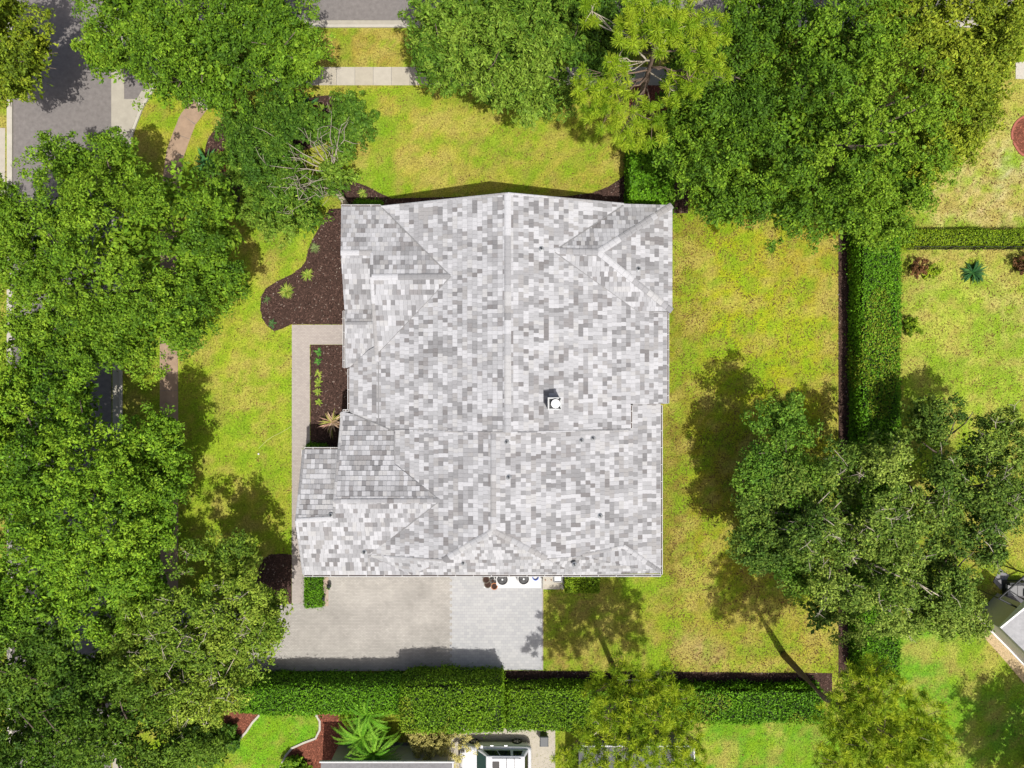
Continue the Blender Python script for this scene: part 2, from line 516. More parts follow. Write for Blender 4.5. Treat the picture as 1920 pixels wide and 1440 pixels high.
# sidewalks of single concrete slabs
def sidewalk(name, cl, width, step, seed):
    root = bpy.data.objects.new(name, None); COL.objects.link(root); root['kind'] = 'structure'
    P = [Vector(W(*p)[:2]) for p in cl]
    root.location = (P[0].x, P[0].y, 0)
    seg = [(P[i+1]-P[i]).length for i in range(len(P)-1)]
    tot = sum(seg)
    def at(s):
        s = max(0, min(tot - 1e-4, s))
        for i, L in enumerate(seg):
            if s <= L or i == len(seg)-1:
                t = (P[i+1]-P[i]).normalized(); return P[i] + t*s, t
            s -= L
    r = random.Random(seed)
    n = int(tot/step)
    hw = width/2
    poly_l = []; poly_r = []
    for i in range(n):
        a, ta = at(i*step + 0.012); b, tb = at((i+1)*step - 0.012)
        if i: a, ta = at(i*step+0.012)
        t0 = (at(i*step+0.05)[0] - at(i*step-0.3)[0]); t0 = t0.normalized() if t0.length > 0.01 else ta
        t1 = (at((i+1)*step+0.3)[0] - at((i+1)*step-0.05)[0]); t1 = t1.normalized() if t1.length > 0.01 else tb
        t0 = (ta+t0).normalized(); t1 = (tb+t1).normalized()
        na = Vector((-t0.y, t0.x)); nb = Vector((-t1.y, t1.x))
        z = 0.03 + r.uniform(-0.004, 0.004)
        q = [a+na*hw, a-na*hw, b-nb*hw, b+nb*hw]
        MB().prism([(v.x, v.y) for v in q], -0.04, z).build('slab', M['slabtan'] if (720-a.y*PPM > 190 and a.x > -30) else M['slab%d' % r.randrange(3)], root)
    for i in range(0, n+1):
        c, t = at(i*step); nn = Vector((-t.y, t.x))
        A = c + nn*(hw+0.05); B = c - nn*(hw+0.05)
        poly_l.append((A.x*PPM+960, 720-A.y*PPM)); poly_r.append((B.x*PPM+960, 720-B.y*PPM))
    PAVED.append(poly_l + poly_r[::-1])
    bs = MB().ribbon([(v.x, v.y) for v in P], hw-0.02, hw-0.02, -0.04, 0.012).build('joint_bed', M['deck'], root)
    return root
for i, c in enumerate(((212,203,184),(205,196,178),(218,210,194))):
    M['slab%d' % i] = plain('sidewalk concrete %d' % i, alb(*c), 0.9, 0.2, noise=0.1, nscale=2.2, bump=0.1)
M['slabtan'] = plain('tan sidewalk concrete', alb(196, 168, 142), 0.9, 0.2, noise=0.2, nscale=1.8, bump=0.1)  # tan slabs along the curve and the west stretch
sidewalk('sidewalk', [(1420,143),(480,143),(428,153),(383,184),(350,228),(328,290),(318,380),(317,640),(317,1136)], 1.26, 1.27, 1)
sidewalk('sidewalk', [(-14,-200),(-14,238)], 1.0, 1.27, 2)

DRIVE = [(229,1140),(430,1140),(548,1132),(548,1050),(852,1050),(852,1257),(229,1260)]
paved('driveway', DRIVE, 0.022, M['paver_old'])
_seam = []
for _i in range(35):
    _y = 1256 - _i*5.9; _seam += [(843.5 if _i % 2 else 848, _y), (843.5 if _i % 2 else 848, _y-5.8)]
paved('parking_court', [(1017,1050),(1017,1256)] + [(a, max(1050.0, b)) for a, b in _seam], 0.024, M['paver_new'])
MB().prism([W(1016.6,1256)[:2], W(1018.4,1256)[:2], W(1018.4,1100)[:2], W(1016.6,1100)[:2]], -0.03, 0.04).build('paver_edge', M['paver_path'])['kind'] = 'structure'
paved('garden_path', [(547.5,609),(660,609),(660,646),(581,646),(581,1131),(549,1131),(547.5,1130)], 0.028, M['paver_path'])

def smooth_px(pts, n=6):
    out = []
    m = len(pts)
    for i in range(m):
        p0, p1, p2, p3 = [np.array(pts[(i+j-1) % m], float) for j in range(4)]
        for k in range(n):
            t = k/n
            out.append(tuple(0.5*((2*p1)+(-p0+p2)*t+(2*p0-5*p1+4*p2-p3)*t*t+(-p0+3*p1-3*p2+p3)*t**3)))
    return out

MULCH = []
def bed(pts, mat='mulch', z=0.014, name='mulch_bed', sm=False):
    if sm: pts = smooth_px(pts)
    MULCH.append((pts, mat))
    return paved(name, pts, z, M[mat])
bed([(660,389),(618,392),(602,420),(588,445),(578,468),(574,488),(566,500),(550,513),(520,527),(498,541),(490,556),(488,578),(492,598),(502,612),(514,621),(530,616),(546,608),(660,608)])
bed([(582,646.5),(665,646.5),(665,845),(582,845)])
bed([(640,330),(662,340),(690,350),(712,362),(735,372),(735,400),(640,400)])
bed([(735,372),(900,368),(1060,368),(1110,362),(1140,350),(1162,336),(1172,326),(1182,326),(1182,400),(735,400)])
bed([(385,330),(384,290),(390,262),(410,236),(440,214),(480,202),(520,196),(560,190),(600,180),(640,185),(640,240),(600,270),(545,290),(500,300),(470,325),(455,360),(440,395),(420,400),(402,372)], sm=True)
bed([(490,1052),(505,1040),(530,1038),(547,1040),(547,1132),(470,1138),(478,1090)])
bed([(1018,1256.5),(1018,1290),(944,1290),(944,1257.5),(1016,1257.5)])
bed([(1018,1258),(1560,1262),(1560,1300),(1018,1300)])
bed([(1180,280),(1290,280),(1290,400),(1182,400),(1182,326)])
bed([(1572,440),(1592,440),(1592,1270),(1572,1270)])  # soil strip by the long hedge, hedge shadow put into its dark brown
bed([(1180,160),(1290,160),(1290,225),(1180,225)], 'redmulch')
bed([(420,1330),(487,1340),(474,1354),(462,1372),(449,1386),(420,1398)], 'redmulch')
bed([(592,1335),(700,1325),(700,1470),(520,1470),(535,1416),(548,1402),(570,1392),(594,1383),(600,1366)], 'redmulch')
bed(smooth_px([(1898,262),(1900,238),(1914,222),(1935,218),(1950,250),(1940,285),(1916,290)], 5), 'redmulch')
ring = MB().ribbon([W(*p)[:2] for p in smooth_px([(1898,262),(1900,238),(1914,222),(1935,218),(1950,250),(1940,285),(1916,290)], 5)], 0.07, 0.07, -0.02, 0.06).build('garden_edging', M['brickred'])
tag(ring, 'curved red brick edging round the mulch circle at the right edge', 'edging')
e = MB().ribbon([W(*p)[:2] for p in [(487,1340),(474,1354),(462,1372),(449,1386),(424,1397)]], 0.07, 0.07, -0.02, 0.08).build('garden_edging', M['kerb'])
tag(e, 'pale concrete edging curving beside the small green lawn, left side', 'edging')
e = MB().ribbon([W(*p)[:2] for p in [(592,1338),(600,1352),(600,1368),(592,1384),(570,1392),(548,1402),(536,1416),(528,1434),(522,1460)]], 0.07, 0.07, -0.02, 0.08).build('garden_edging', M['kerb'])
tag(e, 'S-shaped pale concrete edging between green lawn and red mulch', 'edging')

# grass blades over the lawn, one mass
N = 400000
bx = RNG.uniform(-36.5, 36.5, N); by = RNG.uniform(-27.5, 27.5, N)
qx = bx*PPM + 960; qy = 720 - by*PPM
keep = np.ones(N, bool)
HOUSE_PX = [(640,395),(1250,395),(1250,760),(1235,1050),(575,1050),(575,840),(650,770)]
for pol in PAVED + [HOUSE_PX]:
    keep &= ~inside(pol, qx, qy)
bx, by, qx, qy = bx[keep], by[keep], qx[keep], qy[keep]
n = len(bx)
col = lawn_rgb(qx, qy)
dn = fnoise(qx, qy, 1/14.0, 77)
tint = RNG.uniform(0.4, 1.4, (n, 1))
col = col*tint
dead = RNG.random(n) < np.where((qx > 1690) & (qy > 1150) | (qy > 1330), 0.05, np.where(qx > 1690, 0.2, np.where(qx > 1250, 0.30, 0.07)))*np.clip((fnoise(qx, qy, 1/30.0, 91)-0.3)*4, 0.2, 2)
col[dead] = np.array(alb(150, 112, 70))*RNG.uniform(0.35, 1.3, (dead.sum(), 1))
an = RNG.uniform(0, 2*math.pi, n); L = RNG.uniform(0.05, 0.12, n)*np.where(dead, 1.5, 1.0); wd = RNG.uniform(0.02, 0.05, n)*np.where(dead, 1.6, 1.0)
hz = RNG.uniform(0.015, 0.05, n)
base = np.stack([bx, by, np.full(n, 0.004)], -1)
dirv = np.stack([np.cos(an), np.sin(an), np.zeros(n)], -1); per = np.stack([-np.sin(an), np.cos(an), np.zeros(n)], -1)
tip = base + dirv*L[:, None]; tip[:, 2] += hz
V = np.stack([base - per*wd[:, None]/2, base + per*wd[:, None]/2, tip], 1).reshape(-1, 3)
go = np_mesh('grass', V, np.arange(3*n).reshape(-1, 3), M['blade'], col=np.repeat(col, 3, 0))
tag(go, 'short mown grass with straw-coloured patches', 'grass', kind='stuff')

# mulch chips
pts = []
cols = []
for pol, mt in MULCH:
    P = np.array(pol); x0, y0 = P.min(0); x1, y1 = P.max(0)
    m = int((x1-x0)*(y1-y0)/729*75)
    X = RNG.uniform(x0, x1, m); Y = RNG.uniform(y0, y1, m)
    kk = inside(pol, X, Y); X = X[kk]; Y = Y[kk]
    pts.append(np.stack([(X-960)/PPM, (720-Y)/PPM, np.full(len(X), 0.022)], -1))
    if mt == 'mulch':
        c = np.array((0.058, 0.034, 0.027))*RNG.uniform(0.25, 2.4, (len(X), 1))
        hl = RNG.random(len(X)) < 0.05; c[hl] = np.array((0.3, 0.24, 0.2))*RNG.uniform(0.5, 1, (hl.sum(), 1))
    else:
        c = np.array((0.22, 0.08, 0.05))*RNG.uniform(0.4, 1.7, (len(X), 1))
    cols.append(c)
pts = np.concatenate(pts); cols = np.concatenate(cols); n = len(pts)
an = RNG.uniform(0, 2*math.pi, n); L = RNG.uniform(0.06, 0.16, n); wd = RNG.uniform(0.03, 0.07, n)
a = np.stack([np.cos(an), np.sin(an), RNG.uniform(-0.3, 0.3, n)], -1)*L[:, None]/2
b = np.stack([-np.sin(an), np.cos(an), RNG.uniform(-0.6, 0.6, n)], -1)*wd[:, None]/2
V = np.stack([pts-a-b, pts+a-b, pts+a+b, pts-a+b], 1).reshape(-1, 3)
ch = np_mesh('mulch_chips', V, np.arange(4*n).reshape(-1, 4), M['chip'], col=np.repeat(cols, 4, 0))
tag(ch, 'loose bark chips scattered over the planting beds', 'mulch', kind='stuff')

# ------------------------------------------------------------------ the house
house = thing('house', W(950, 730), 'large house with pale grey and white mottled tile roof in the centre', 'house')
roof = bpy.data.objects.new('roof', None); link(roof)
roof.location = house.location; roof.parent = house; roof.location = (0, 0, 0)

DIRS = {'E': Vector((1,0)), 'W': Vector((-1,0)), 'N': Vector((0,1)), 'S': Vector((0,-1))}
class Plane:
    """slope falling towards dir; through an eave pixel point and a higher pixel point"""
    def __init__(self, dr, eave, up=None, pitch=None):
        self.d = DIRS[dr]
        e = W(*eave); self.ref = Vector((e.x, e.y)); self.z0 = e.z
        if up is not None:
            u = W(*up)
            run = self.d.dot(self.ref - Vector((u.x, u.y)))
            self.p = (u.z - e.z)/run
        else:
            self.p = pitch
    def z_at(self, x, y):
        return self.z0 + self.p*self.d.dot(self.ref - Vector((x, y)))
    def hit(self, px, py):
        u = (px-960)/PPM/H; v = (720-py)/PPM/H
        # x = u*(H-z), z = z0 + p*d.ref - p*(d.x*u+d.y*v)*(H-z)
        k = self.p*(self.d.x*u + self.d.y*v)
        c = self.z0 + self.p*self.d.dot(self.ref)
        z = (c - k*H)/(1 - k)
        return W(px, py, z)

class TriPlane:
    """plane through three 3D points; courses run east-west"""
    def __init__(self, pts):
        a, b, c = pts
        n = (b-a).cross(c-a).normalized()
        if n.z < 0: n = -n
        self.n = n; self.o = min(pts, key=lambda q: q.z)
        self.U = Vector((1, 0, -n.x/n.z)).normalized()
        self.Vd = n.cross(self.U).normalized()
    def hit(self, px, py):
        r = W(px, py, 0) - Vector((0, 0, H)); o = Vector((0, 0, H))
        t = (self.o-o).dot(self.n)/r.dot(self.n)
        return o + r*t

ZE = 3.4
pl = {}
pl['NE'] = Plane('E', (1250,650,ZE), (952,600,6.5))
pl['NW'] = Plane('W', (656,730,ZE), (952,600,6.5))
pl['SE'] = Plane('E', (1238,900,3.3), (925,900,6.2))
gz = 5.25
pl['SW'] = Plane('W', (826,938,gz), (925,938,6.2))
pl['GN'] = Plane('N', (640,775,ZE), (700,939,gz))
pl['GS'] = Plane('S', (700,1077,ZE), (700,939,gz))
z2 = pl['GS'].hit(590,974).z
pl['FN'] = Plane('N', (570,843,ZE), (590,974,z2))
pA = W(925,995,6.2); pB = pl['SE'].hit(1025,1047); pC = pl['SE'].hit(1090,1042); pD = pl['SE'].hit(1168,1025); pE = W(1238,1074,3.3)
pL = pl['SW'].hit(830,1050); pM = pl['GS'].hit(690,1040); pG0 = pl['GS'].hit(690,1077); pG = W(772,1077,ZE); pF = W(1082,1076,ZE)
TRI = [('SH1', (pM,pG0,pG), [(690,1040),(690,1077),(772,1077)]), ('SH2', (pM,pG,pL), [(690,1040),(772,1077),(830,1050)]),
       ('SH3', (pA,pL,pG), [(925,995),(830,1050),(772,1077)]), ('SH', (pA,pG,pF), [(925,995),(772,1077),(1082,1076)]),
       ('SH4', (pA,pF,pB), [(925,995),(1082,1076),(1025,1047)]), ('SH5', (pB,pF,pC), [(1025,1047),(1082,1076),(1090,1042)]),
       ('SC2', (pC,pF,pE), [(1090,1042),(1082,1076),(1238,1074)]), ('SC', (pC,pE,pD), [(1090,1042),(1238,1074),(1168,1025)])]
for k_, p3, _ in TRI: pl[k_] = TriPlane(p3)
zw = pl['NW'].hit(845,518).z
pl['WN'] = Plane('N', (680,388,3.75), (780,519,zw))
pl['WS'] = Plane('S', (706,676,4.05), (780,519,zw))
zf = pl['WN'].hit(660,474).z
pl['PS0'] = Plane('S', (670,580,3.95), (660,474,zf))
pl['PN'] = Plane('N', (670,580,3.72), (670,606,4.02))
pl['PS'] = Plane('S', (650,690,3.42), (670,606,4.02))
zn = pl['NE'].hit(1038,470).z
pl['EN'] = Plane('N', (1220,384,4.1), (1080,472,zn))
pl['ES'] = Plane('S', (1220,583,4.1), (1080,472,zn))
pl['EE'] = Plane('E', (1260,480,4.1), (1122,473,zn))

FACES = [
 ('NE', [(952,363),(1170,383),(1038,470),(1195,583),(1250,583),(1250,757),(1182,757),(1182,805),(952,811)], 3.2),
 ('NW', [(952,363),(715,388),(845,518),(705,666),(704,650),(692,656),(656,688),(656,772),(664,777),(740,809),(952,811)], 3.2),
 ('SE', [(925,806),(1186,800),(1186,757),(1238,757),(1238,1074),(1168,1025),(1090,1042),(1025,1047),(925,995)], 3.1),
 ('SW', [(925,806),(739,806),(740,870),(825,938),(745,1000),(690,1040),(830,1050),(925,995)], 3.2),
 ('GN', [(642,772),(664,777),(740,809),(740,870),(825,938),(627,940)], 3.2),
 ('GS', [(627,940),(825,938),(745,1000),(690,1040),(690,1077),(570,1077),(556,976),(627,972)], 3.2),
 ('FN', [(570,843),(637,843),(627,972),(556,976)], 3.2),
 ('WN', [(640,388),(715,388),(845,518),(697,520),(697,474),(639,474)], 3.2),
 ('WS', [(697,520),(845,518),(705,666),(707,676)], 3.9),
 ('PS0', [(639,474),(697,474),(700,580),(646,580)], 3.75),
 ('PN', [(647,581),(701,581),(703,606),(647,606)], 3.5),
 ('PS', [(647,606),(703,606),(703,650),(692,656),(656,688),(648,690)], 3.2),
 ('EN', [(1170,383),(1260,385),(1122,473),(1038,470)], 3.6),
 ('ES', [(1038,470),(1122,473),(1260,583),(1195,583)], 3.6),
 ('EE', [(1260,385),(1260,583),(1122,473)], 3.6),
] + [(k_, q_, 3.1) for k_, _, q_ in TRI]
# tile palette (linear albedo)
PAL = [(0.60,0.60,0.61),(0.54,0.54,0.55),(0.48,0.48,0.485),(0.42,0.415,0.42),(0.35,0.345,0.345),(0.29,0.28,0.28),(0.44,0.42,0.40),(0.36,0.335,0.325),(0.29,0.265,0.255),(0.56,0.55,0.53)]
PAL = [tuple((v + (sum(c)/3 - v)*0.45)*0.645*k for v, k in zip(c, (0.98, 0.985, 1.02))) for c in PAL]
PAL = [tuple(v*(1.03 + 0.6*(sum(c)/3 - 0.305)) for v in c) for c in PAL]
PRB = np.array([0.17,0.17,0.17,0.14,0.10,0.05,0.06,0.05,0.03,0.06]); PRB = PRB/PRB.sum()
TW, TE = 0.26, 0.325

def clip_half(poly, ax, val, keep_less):
    out = []
    n = len(poly)
    for i in range(n):
        a = poly[i]; b = poly[(i+1) % n]
        ia = (a[ax] <= val) if keep_less else (a[ax] >= val)
        ib = (b[ax] <= val) if keep_less else (b[ax] >= val)
        if ia: out.append(a)
        if ia != ib:
            t = (val - a[ax])/(b[ax] - a[ax])
            out.append((a[0]+(b[0]-a[0])*t, a[1]+(b[1]-a[1])*t))
    return out

T_V, T_F, T_C = [], [], []
WHOLE = []
trng = np.random.default_rng(21)
dk = MB()
for (key, px, zb) in FACES:
    P = pl[key]
    pts3 = [P.hit(*q) for q in px]
    # solid under the tiles
    top = [(v.x, v.y, v.z - 0.012) for v in pts3]
    ar = sum(top[i][0]*top[(i+1) % len(top)][1] - top[(i+1) % len(top)][0]*top[i][1] for i in range(len(top)))
    if ar < 0: top = top[::-1]
    n = len(top)
    dk.add(top + [(v[0], v[1], min(zb, v[2]-0.05)) for v in top],
           [tuple(range(n)), tuple(range(n, 2*n))[::-1]] + [(i, n+i, n+(i+1) % n, (i+1) % n) for i in range(n)])
    # slope frame: U along the eave, Vd up the slope, Nn out of it
    if isinstance(P, TriPlane):
        U, Vd, Nn, O = P.U, P.Vd, P.n, P.o
    else:
      up2 = -P.d
      Vd = Vector((up2.x, up2.y, P.p)).normalized()
      U = Vector((-up2.y, up2.x, 0)) * -1
      Nn = U.cross(Vd).normalized()
      if Nn.z < 0: Nn = -Nn
      if U.cross(Vd).z < 0: U = -U
      O = Vector((P.ref.x, P.ref.y, P.z0))
    uv = [((v-O).dot(U), (v-O).dot(Vd)) for v in pts3]
    u0 = min(a for a, b in uv); u1 = max(a for a, b in uv); v0 = min(b for a, b in uv); v1 = max(b for a, b in uv)
    rows = int(math.ceil((v1-v0)/TE)) + 1
    prev_row = {}
    for r in range(rows):
        va = v0 + r*TE - 0.02; vb = va + TE
        row = clip_half(uv, 1, va, False)
        row = clip_half(row, 1, vb, True) if len(row) > 2 else []
        if len(row) < 3: continue
        off = -trng.random()*TW if r % 2 else -((r*0.15) % TW)
        ra = min(a for a, b in row); rb = max(a for a, b in row)
        c = int(math.floor((ra-u0-off)/TW))
        ci = None
        while u0 + off + c*TW < rb:
            ua = u0 + off + c*TW + 0.004; ub = ua + TW - 0.008
            pr = prev_row.get(c)
            x = trng.random()
            if ci is not None and x < 0.16: pass
            elif pr is not None and x < 0.24: ci = pr
            else: ci = int(trng.choice(len(PAL), p=PRB))
            prev_row[c] = ci
            q = clip_half(row, 0, ua, False)
            if len(q) > 2: q = clip_half(q, 0, ub, True)
            c += 1
            if len(q) < 3: continue
            area = abs(sum(q[i][0]*q[(i+1) % len(q)][1]-q[(i+1) % len(q)][0]*q[i][1] for i in range(len(q))))/2
            if area < 0.004: continue
            full = area > TE*(TW-0.008)*0.999
            lift = trng.uniform(-0.004, 0.004)
            if full:
                cen = O + U*((ua+ub)/2) + Vd*((va+vb)/2)
                WHOLE.append((cen, O + U*ua + Vd*va + Nn*lift, U, Vd, Nn, ci)); continue
            b0 = len(T_V); m = len(q)
            for (a_, b_) in q:
                T_V.append(O + U*a_ + Vd*b_ - Nn*0.01)
            for (a_, b_) in q:
                t = (b_-va)/TE
                T_V.append(O + U*a_ + Vd*b_ + Nn*(0.048*(1-t) + 0.010*t + lift))
            T_C += [PAL[ci]]*(2*m)
            sgn = sum(q[i][0]*q[(i+1) % m][1]-q[(i+1) % m][0]*q[i][1] for i in range(m))
            tp = tuple(b0+m+i for i in range(m))
            T_F.append(tp if sgn > 0 else tp[::-1])
            for i in range(m):
                s_ = (b0+i, b0+(i+1) % m, b0+m+(i+1) % m, b0+m+i)
                T_F.append(s_ if sgn > 0 else s_[::-1])
deck = dk.build('roof_deck', M['deck'], roof)

# local mesh of one whole tile, in (u, v, n)
tw = TW - 0.008
TL = [(0,0,-0.01),(tw,0,-0.01),(tw,TE,-0.01),(0,TE,-0.01),(0,0,0.048),(tw,0,0.048),(tw,TE,0.010),(0,TE,0.010)]
TFc = [(4,5,6,7),(0,1,5,4),(1,2,6,5),(2,3,7,6),(3,0,4,7)]
WHOLE.sort(key=lambda t: (t[0]-Vector((0,0,H))).length)
NEAR = WHOLE[:300]; FAR = WHOLE[300:]
tile_me = []
for i, c in enumerate(PAL):
    me = bpy.data.meshes.new('roof_tile')
    me.from_pydata(TL, [], TFc)
    a = me.color_attributes.new('Col', 'FLOAT_COLOR', 'POINT')
    a.data.foreach_set('color', np.tile(np.array([*c, 1.0], dtype=np.float32), 8))
    me.materials.append(M['tile']); tile_me.append(me)
for (cen, o, U, Vd, Nn, ci) in NEAR:
    ob = bpy.data.objects.new('roof_tile', tile_me[ci])
    mt = Matrix((U, Vd, Nn)).transposed().to_4x4(); mt.translation = o - world_loc(roof)
    ob.matrix_basis = mt
    COL.objects.link(ob); ob.parent = roof
for (cen, o, U, Vd, Nn, ci) in FAR:
    b0 = len(T_V)
    for (a_, b_, c_) in TL: T_V.append(o + U*a_ + Vd*b_ + Nn*c_)
    T_C += [PAL[ci]]*8
    T_F += [tuple(b0+i for i in f) for f in TFc]
rt = py_mesh('roof_tiles', T_V, T_F, M['tile'], roof, col=T_C); rt['kind'] = 'stuff'

# ridge, hip and rake caps
def zpt(key, px, py): return pl[key].hit(px, py)
CAPS = [
 ('NE', [(952,363),(952,811)], 0.24), ('SE', [(925,811),(925,995)], 0.2),
 ('SE', [(925,995),(1025,1047)], 0.2), ('SW', [(925,995),(830,1050)], 0.2),
 ('SC', [(1168,1025),(1238,1072)], 0.2), ('SE', [(1168,1025),(1092,1041)], 0.12),
 ('EN', [(1038,470),(1122,473)], 0.22), ('EE', [(1122,473),(1260,385)], 0.24), ('EE', [(1122,473),(1260,583)], 0.22),
 ('WN', [(697,520),(845,518)], 0.22), ('WN', [(639,474),(697,474)], 0.2),
 ('WS', [(697,520),(707,678)], 0.14), ('WN', [(697,474),(697,520)], 0.12),
 ('GN', [(627,940),(825,938)], 0.17), ('FN', [(556,976),(627,972)], 0.17),
 ('FN', [(570,843),(556,976)], 0.1), ('GS', [(556,976),(570,1077)], 0.1), ('GN', [(642,772),(627,940)], 0.1), ('GS', [(627,940),(627,972)], 0.1),
 ('NW', [(715,388),(952,363)], 0.08), ('NE', [(952,363),(1170,383)], 0.08),
 ('SW', [(720,1043),(830,1050)], 0.07),
 ('PS', [(648,606),(703,606)], 0.12), ('NE', [(958,811),(1182,805)], 0.06), ('NW', [(740,807),(946,811)], 0.06),
]
crng = random.Random(5)
for (key, seg, hw) in CAPS:
    A = zpt(key, *seg[0]); B = zpt(key, *seg[1])
    L = (B-A).length; t = (B-A).normalized()
    s = t.cross(Vector((0,0,1))).normalized(); n_ = s.cross(t).normalized()
    hw = hw*0.85; nseg = max(1, int(round(L/0.42)))
    vv, ff, cc = [], [], []
    ci = 0
    for i in range(nseg):
        if crng.random() < 0.35: ci = crng.choices(range(len(PAL)), weights=[1,3,4,4,3,0.6,3,1,0.3,2])[0]
        a = A + t*(L*i/nseg + 0.004); b = A + t*(L*(i+1)/nseg - 0.004)
        b0 = len(vv)
        lift0, lift1 = 0.085, 0.065
        drop = hw*0.30
        for (p, lf) in ((a, lift0), (b, lift1)):
            for (k_, zz) in ((-1, -drop), (-0.45, -drop*0.22), (0.45, -drop*0.22), (1, -drop)):
                vv.append(p + s*(hw*k_) + Vector((0,0,lf+zz)))
            vv.append(p + s*hw - Vector((0,0,drop+0.05))); vv.append(p - s*hw - Vector((0,0,drop+0.05)))
        ff += [(b0+j, b0+j+1, b0+6+j+1, b0+6+j) for j in range(3)]
        ff += [(b0+3, b0+4, b0+10, b0+9), (b0+5, b0, b0+6, b0+11), (b0+5,b0+4,b0+3,b0+2,b0+1,b0)[::1], (b0+6,b0+7,b0+8,b0+9,b0+10,b0+11)]
        cc += [PAL[ci]]*12
        if hw > 0.13:
            py_mesh('ridge_cap', vv, ff, M['tile'], roof, col=cc); vv, ff, cc = [], [], []
    if vv: py_mesh('rake_trim', vv, ff, M['tile'], roof, col=cc)

VAL = [('NW', [(716,389),(844,517)]), ('NW', [(845,519),(704,667)]), ('NW', [(664,777),(738,808)]),
       ('SW', [(741,871),(824,937)]), ('SW', [(822,941),(747,1000)]), ('NE', [(1169,385),(1040,470)]), ('NE', [(1040,473),(1196,584)]),
       ('SW', [(740,812),(740,870)]), ('NW', [(710,680),(710,795)])]
for key, seg in VAL:
    A = zpt(key, *seg[0]); B = zpt(key, *seg[1])
    t = (B-A).normalized(); s = t.cross(Vector((0,0,1))).normalized()*0.03
    z = Vector((0,0,0.064)); z0 = Vector((0,0,0.01))
    MB().hexa([A-s+z0, A+s+z0, B+s+z0, B-s+z0], [A-s+z, A+s+z, B+s+z, B-s+z]).build('valley_flashing', M['flashing'], roof)

# white gutters with hanger straps
def gutter(px0, px1, z, out, strap=0.95):
    A = W(*px0, z); B = W(*px1, z)
    t = (B-A).normalized(); o = Vector((out[0], out[1], 0)); L = (B-A).length
    up = Vector((0,0,1))
    def bar(m, a, b, o0, o1, z0, z1):
        m.hexa([a+o*o0+up*z0, b+o*o0+up*z0, b+o*o1+up*z0, a+o*o1+up*z0], [a+o*o0+up*z1, b+o*o0+up*z1, b+o*o1+up*z1, a+o*o1+up*z1])
    m = MB(); bar(m, A, B, 0.085, 0.115, -0.13, 0.02); bar(m, A, B, -0.03, 0.0, -0.13, 0.0)
    for e in (A - t*0.02, B): bar(m, e, e+t*0.02, 0.001, 0.084, -0.13, 0.0)
    gut = m.build('gutter', M['gutterwhite'], house)
    m = MB(); bar(m, A, B, 0.001, 0.084, -0.125, -0.06)
    m.build('trough', M['gutter_in'], gut)
    k = int(L/strap)
    for i in range(1, k+1):
        c = A + t*(L*(i-0.5)/k)
        m = MB(); bar(m, c-t*0.018, c+t*0.018, -0.01, 0.1, 0.004, 0.022)
        m.build('hanger', M['gutterwhite'], gut)
gutter((570,1078), (1239,1078), ZE, (0,-1), 1.15)
gutter((1239,760), (1239,1077), 3.3, (1,0), 1.0)
gutter((1251,584), (1251,756), ZE, (1,0), 0.9)
gutter((1183,760), (1183,803), pl['NE'].hit(1183,780).z, (1,0), 0.5)
gutter((646,583), (646,689), ZE+0.05, (-1,0), 0.8)
gutter((655,692), (655,769), ZE, (-1,0), 0.8)
gutter((641,774), (641,812), ZE, (-1,0), 0.8)
gutter((643,771), (654,771), ZE, (0,1), 0.3)
gutter((571,842), (636,842), ZE, (0,1), 0.9)
gutter((569,844), (569,870), ZE-0.02, (-1,0), 0.8)
gutter((640,387), (714,387), 3.75, (0,1), 1.1)

# walls with openings
wx0 = W(656,0,ZE).x+0.45; wx1 = W(1238,0,ZE).x-0.45; wy0 = W(0,1077,ZE).y+0.5; wy1 = W(0,388,ZE).y-0.5
MB().box(wx0, wx1, wy0, wy1, -0.2, 3.12).build('wall', M['stucco'], house)
MB().box(W(640,0,ZE).x+0.4, wx0-0.002, W(0,578,3.9).y+0.35, wy1, -0.2, 3.15).build('wall', M['stucco'], house)
MB().box(W(642,0,ZE).x+0.35, wx0-0.002, wy0, W(0,773,ZE).y-0.4, -0.2, 3.11).build('wall', M['stucco'], house)
gx0 = W(570,0,ZE).x+0.4; gx1 = W(642,0,ZE).x+0.348
MB().box(gx0, gx1, wy0, W(0,843,ZE).y-0.4, -0.2, 3.1).build('wall', M['stucco'], house)
MB().box(wx1+0.002, W(1260,0,3.8).x-0.4, W(0,583,3.8).y+0.4, W(0,386,3.8).y-0.5, -0.2, 3.5).build('wall', M['stucco'], house)
def opening(name, x0, x1, y0, y1, z0, z1, mat, ax):
    o = MB().box(x0, x1, y0, y1, z0, z1).build(name, mat, house)
    f = MB(); e = 0.07
    if ax == 'y':
        f.box(x0-e, x1+e, y0-0.02, y1+0.02, z1, z1+e); f.box(x0-e, x1+e, y0-0.02, y1+0.02, z0-e, z0)
        f.box(x0-e, x0, y0-0.02, y1+0.02, z0, z1); f.box(x1, x1+e, y0-0.02, y1+0.02, z0, z1)
    else:
        f.box(x0-0.02, x1+0.02, y0-e, y1+e, z1, z1+e); f.box(x0-0.02, x1+0.02, y0-e, y1+e, z0-e, z0)
        f.box(x0-0.02, x1+0.02, y0-e, y0, z0, z1); f.box(x0-0.02, x1+0.02, y1, y1+e, z0, z1)
    f.build('frame', M['white'], o)
for x in (-12.0, -8.2): opening('garage_door', x, x+2.7, wy0-0.03, wy0+0.05, 0.08, 2.3, M['white'], 'y')
for x in (-6, -2, 3): opening('window', x, x+1.5, wy1-0.05, wy1+0.03, 0.9, 2.3, M['glass'], 'y')
for y in (-9, -4, 1, 6): opening('window', wx1-0.05, wx1+0.03, y, y+1.6, 0.9, 2.3, M['glass'], 'x') if y < 4 else None
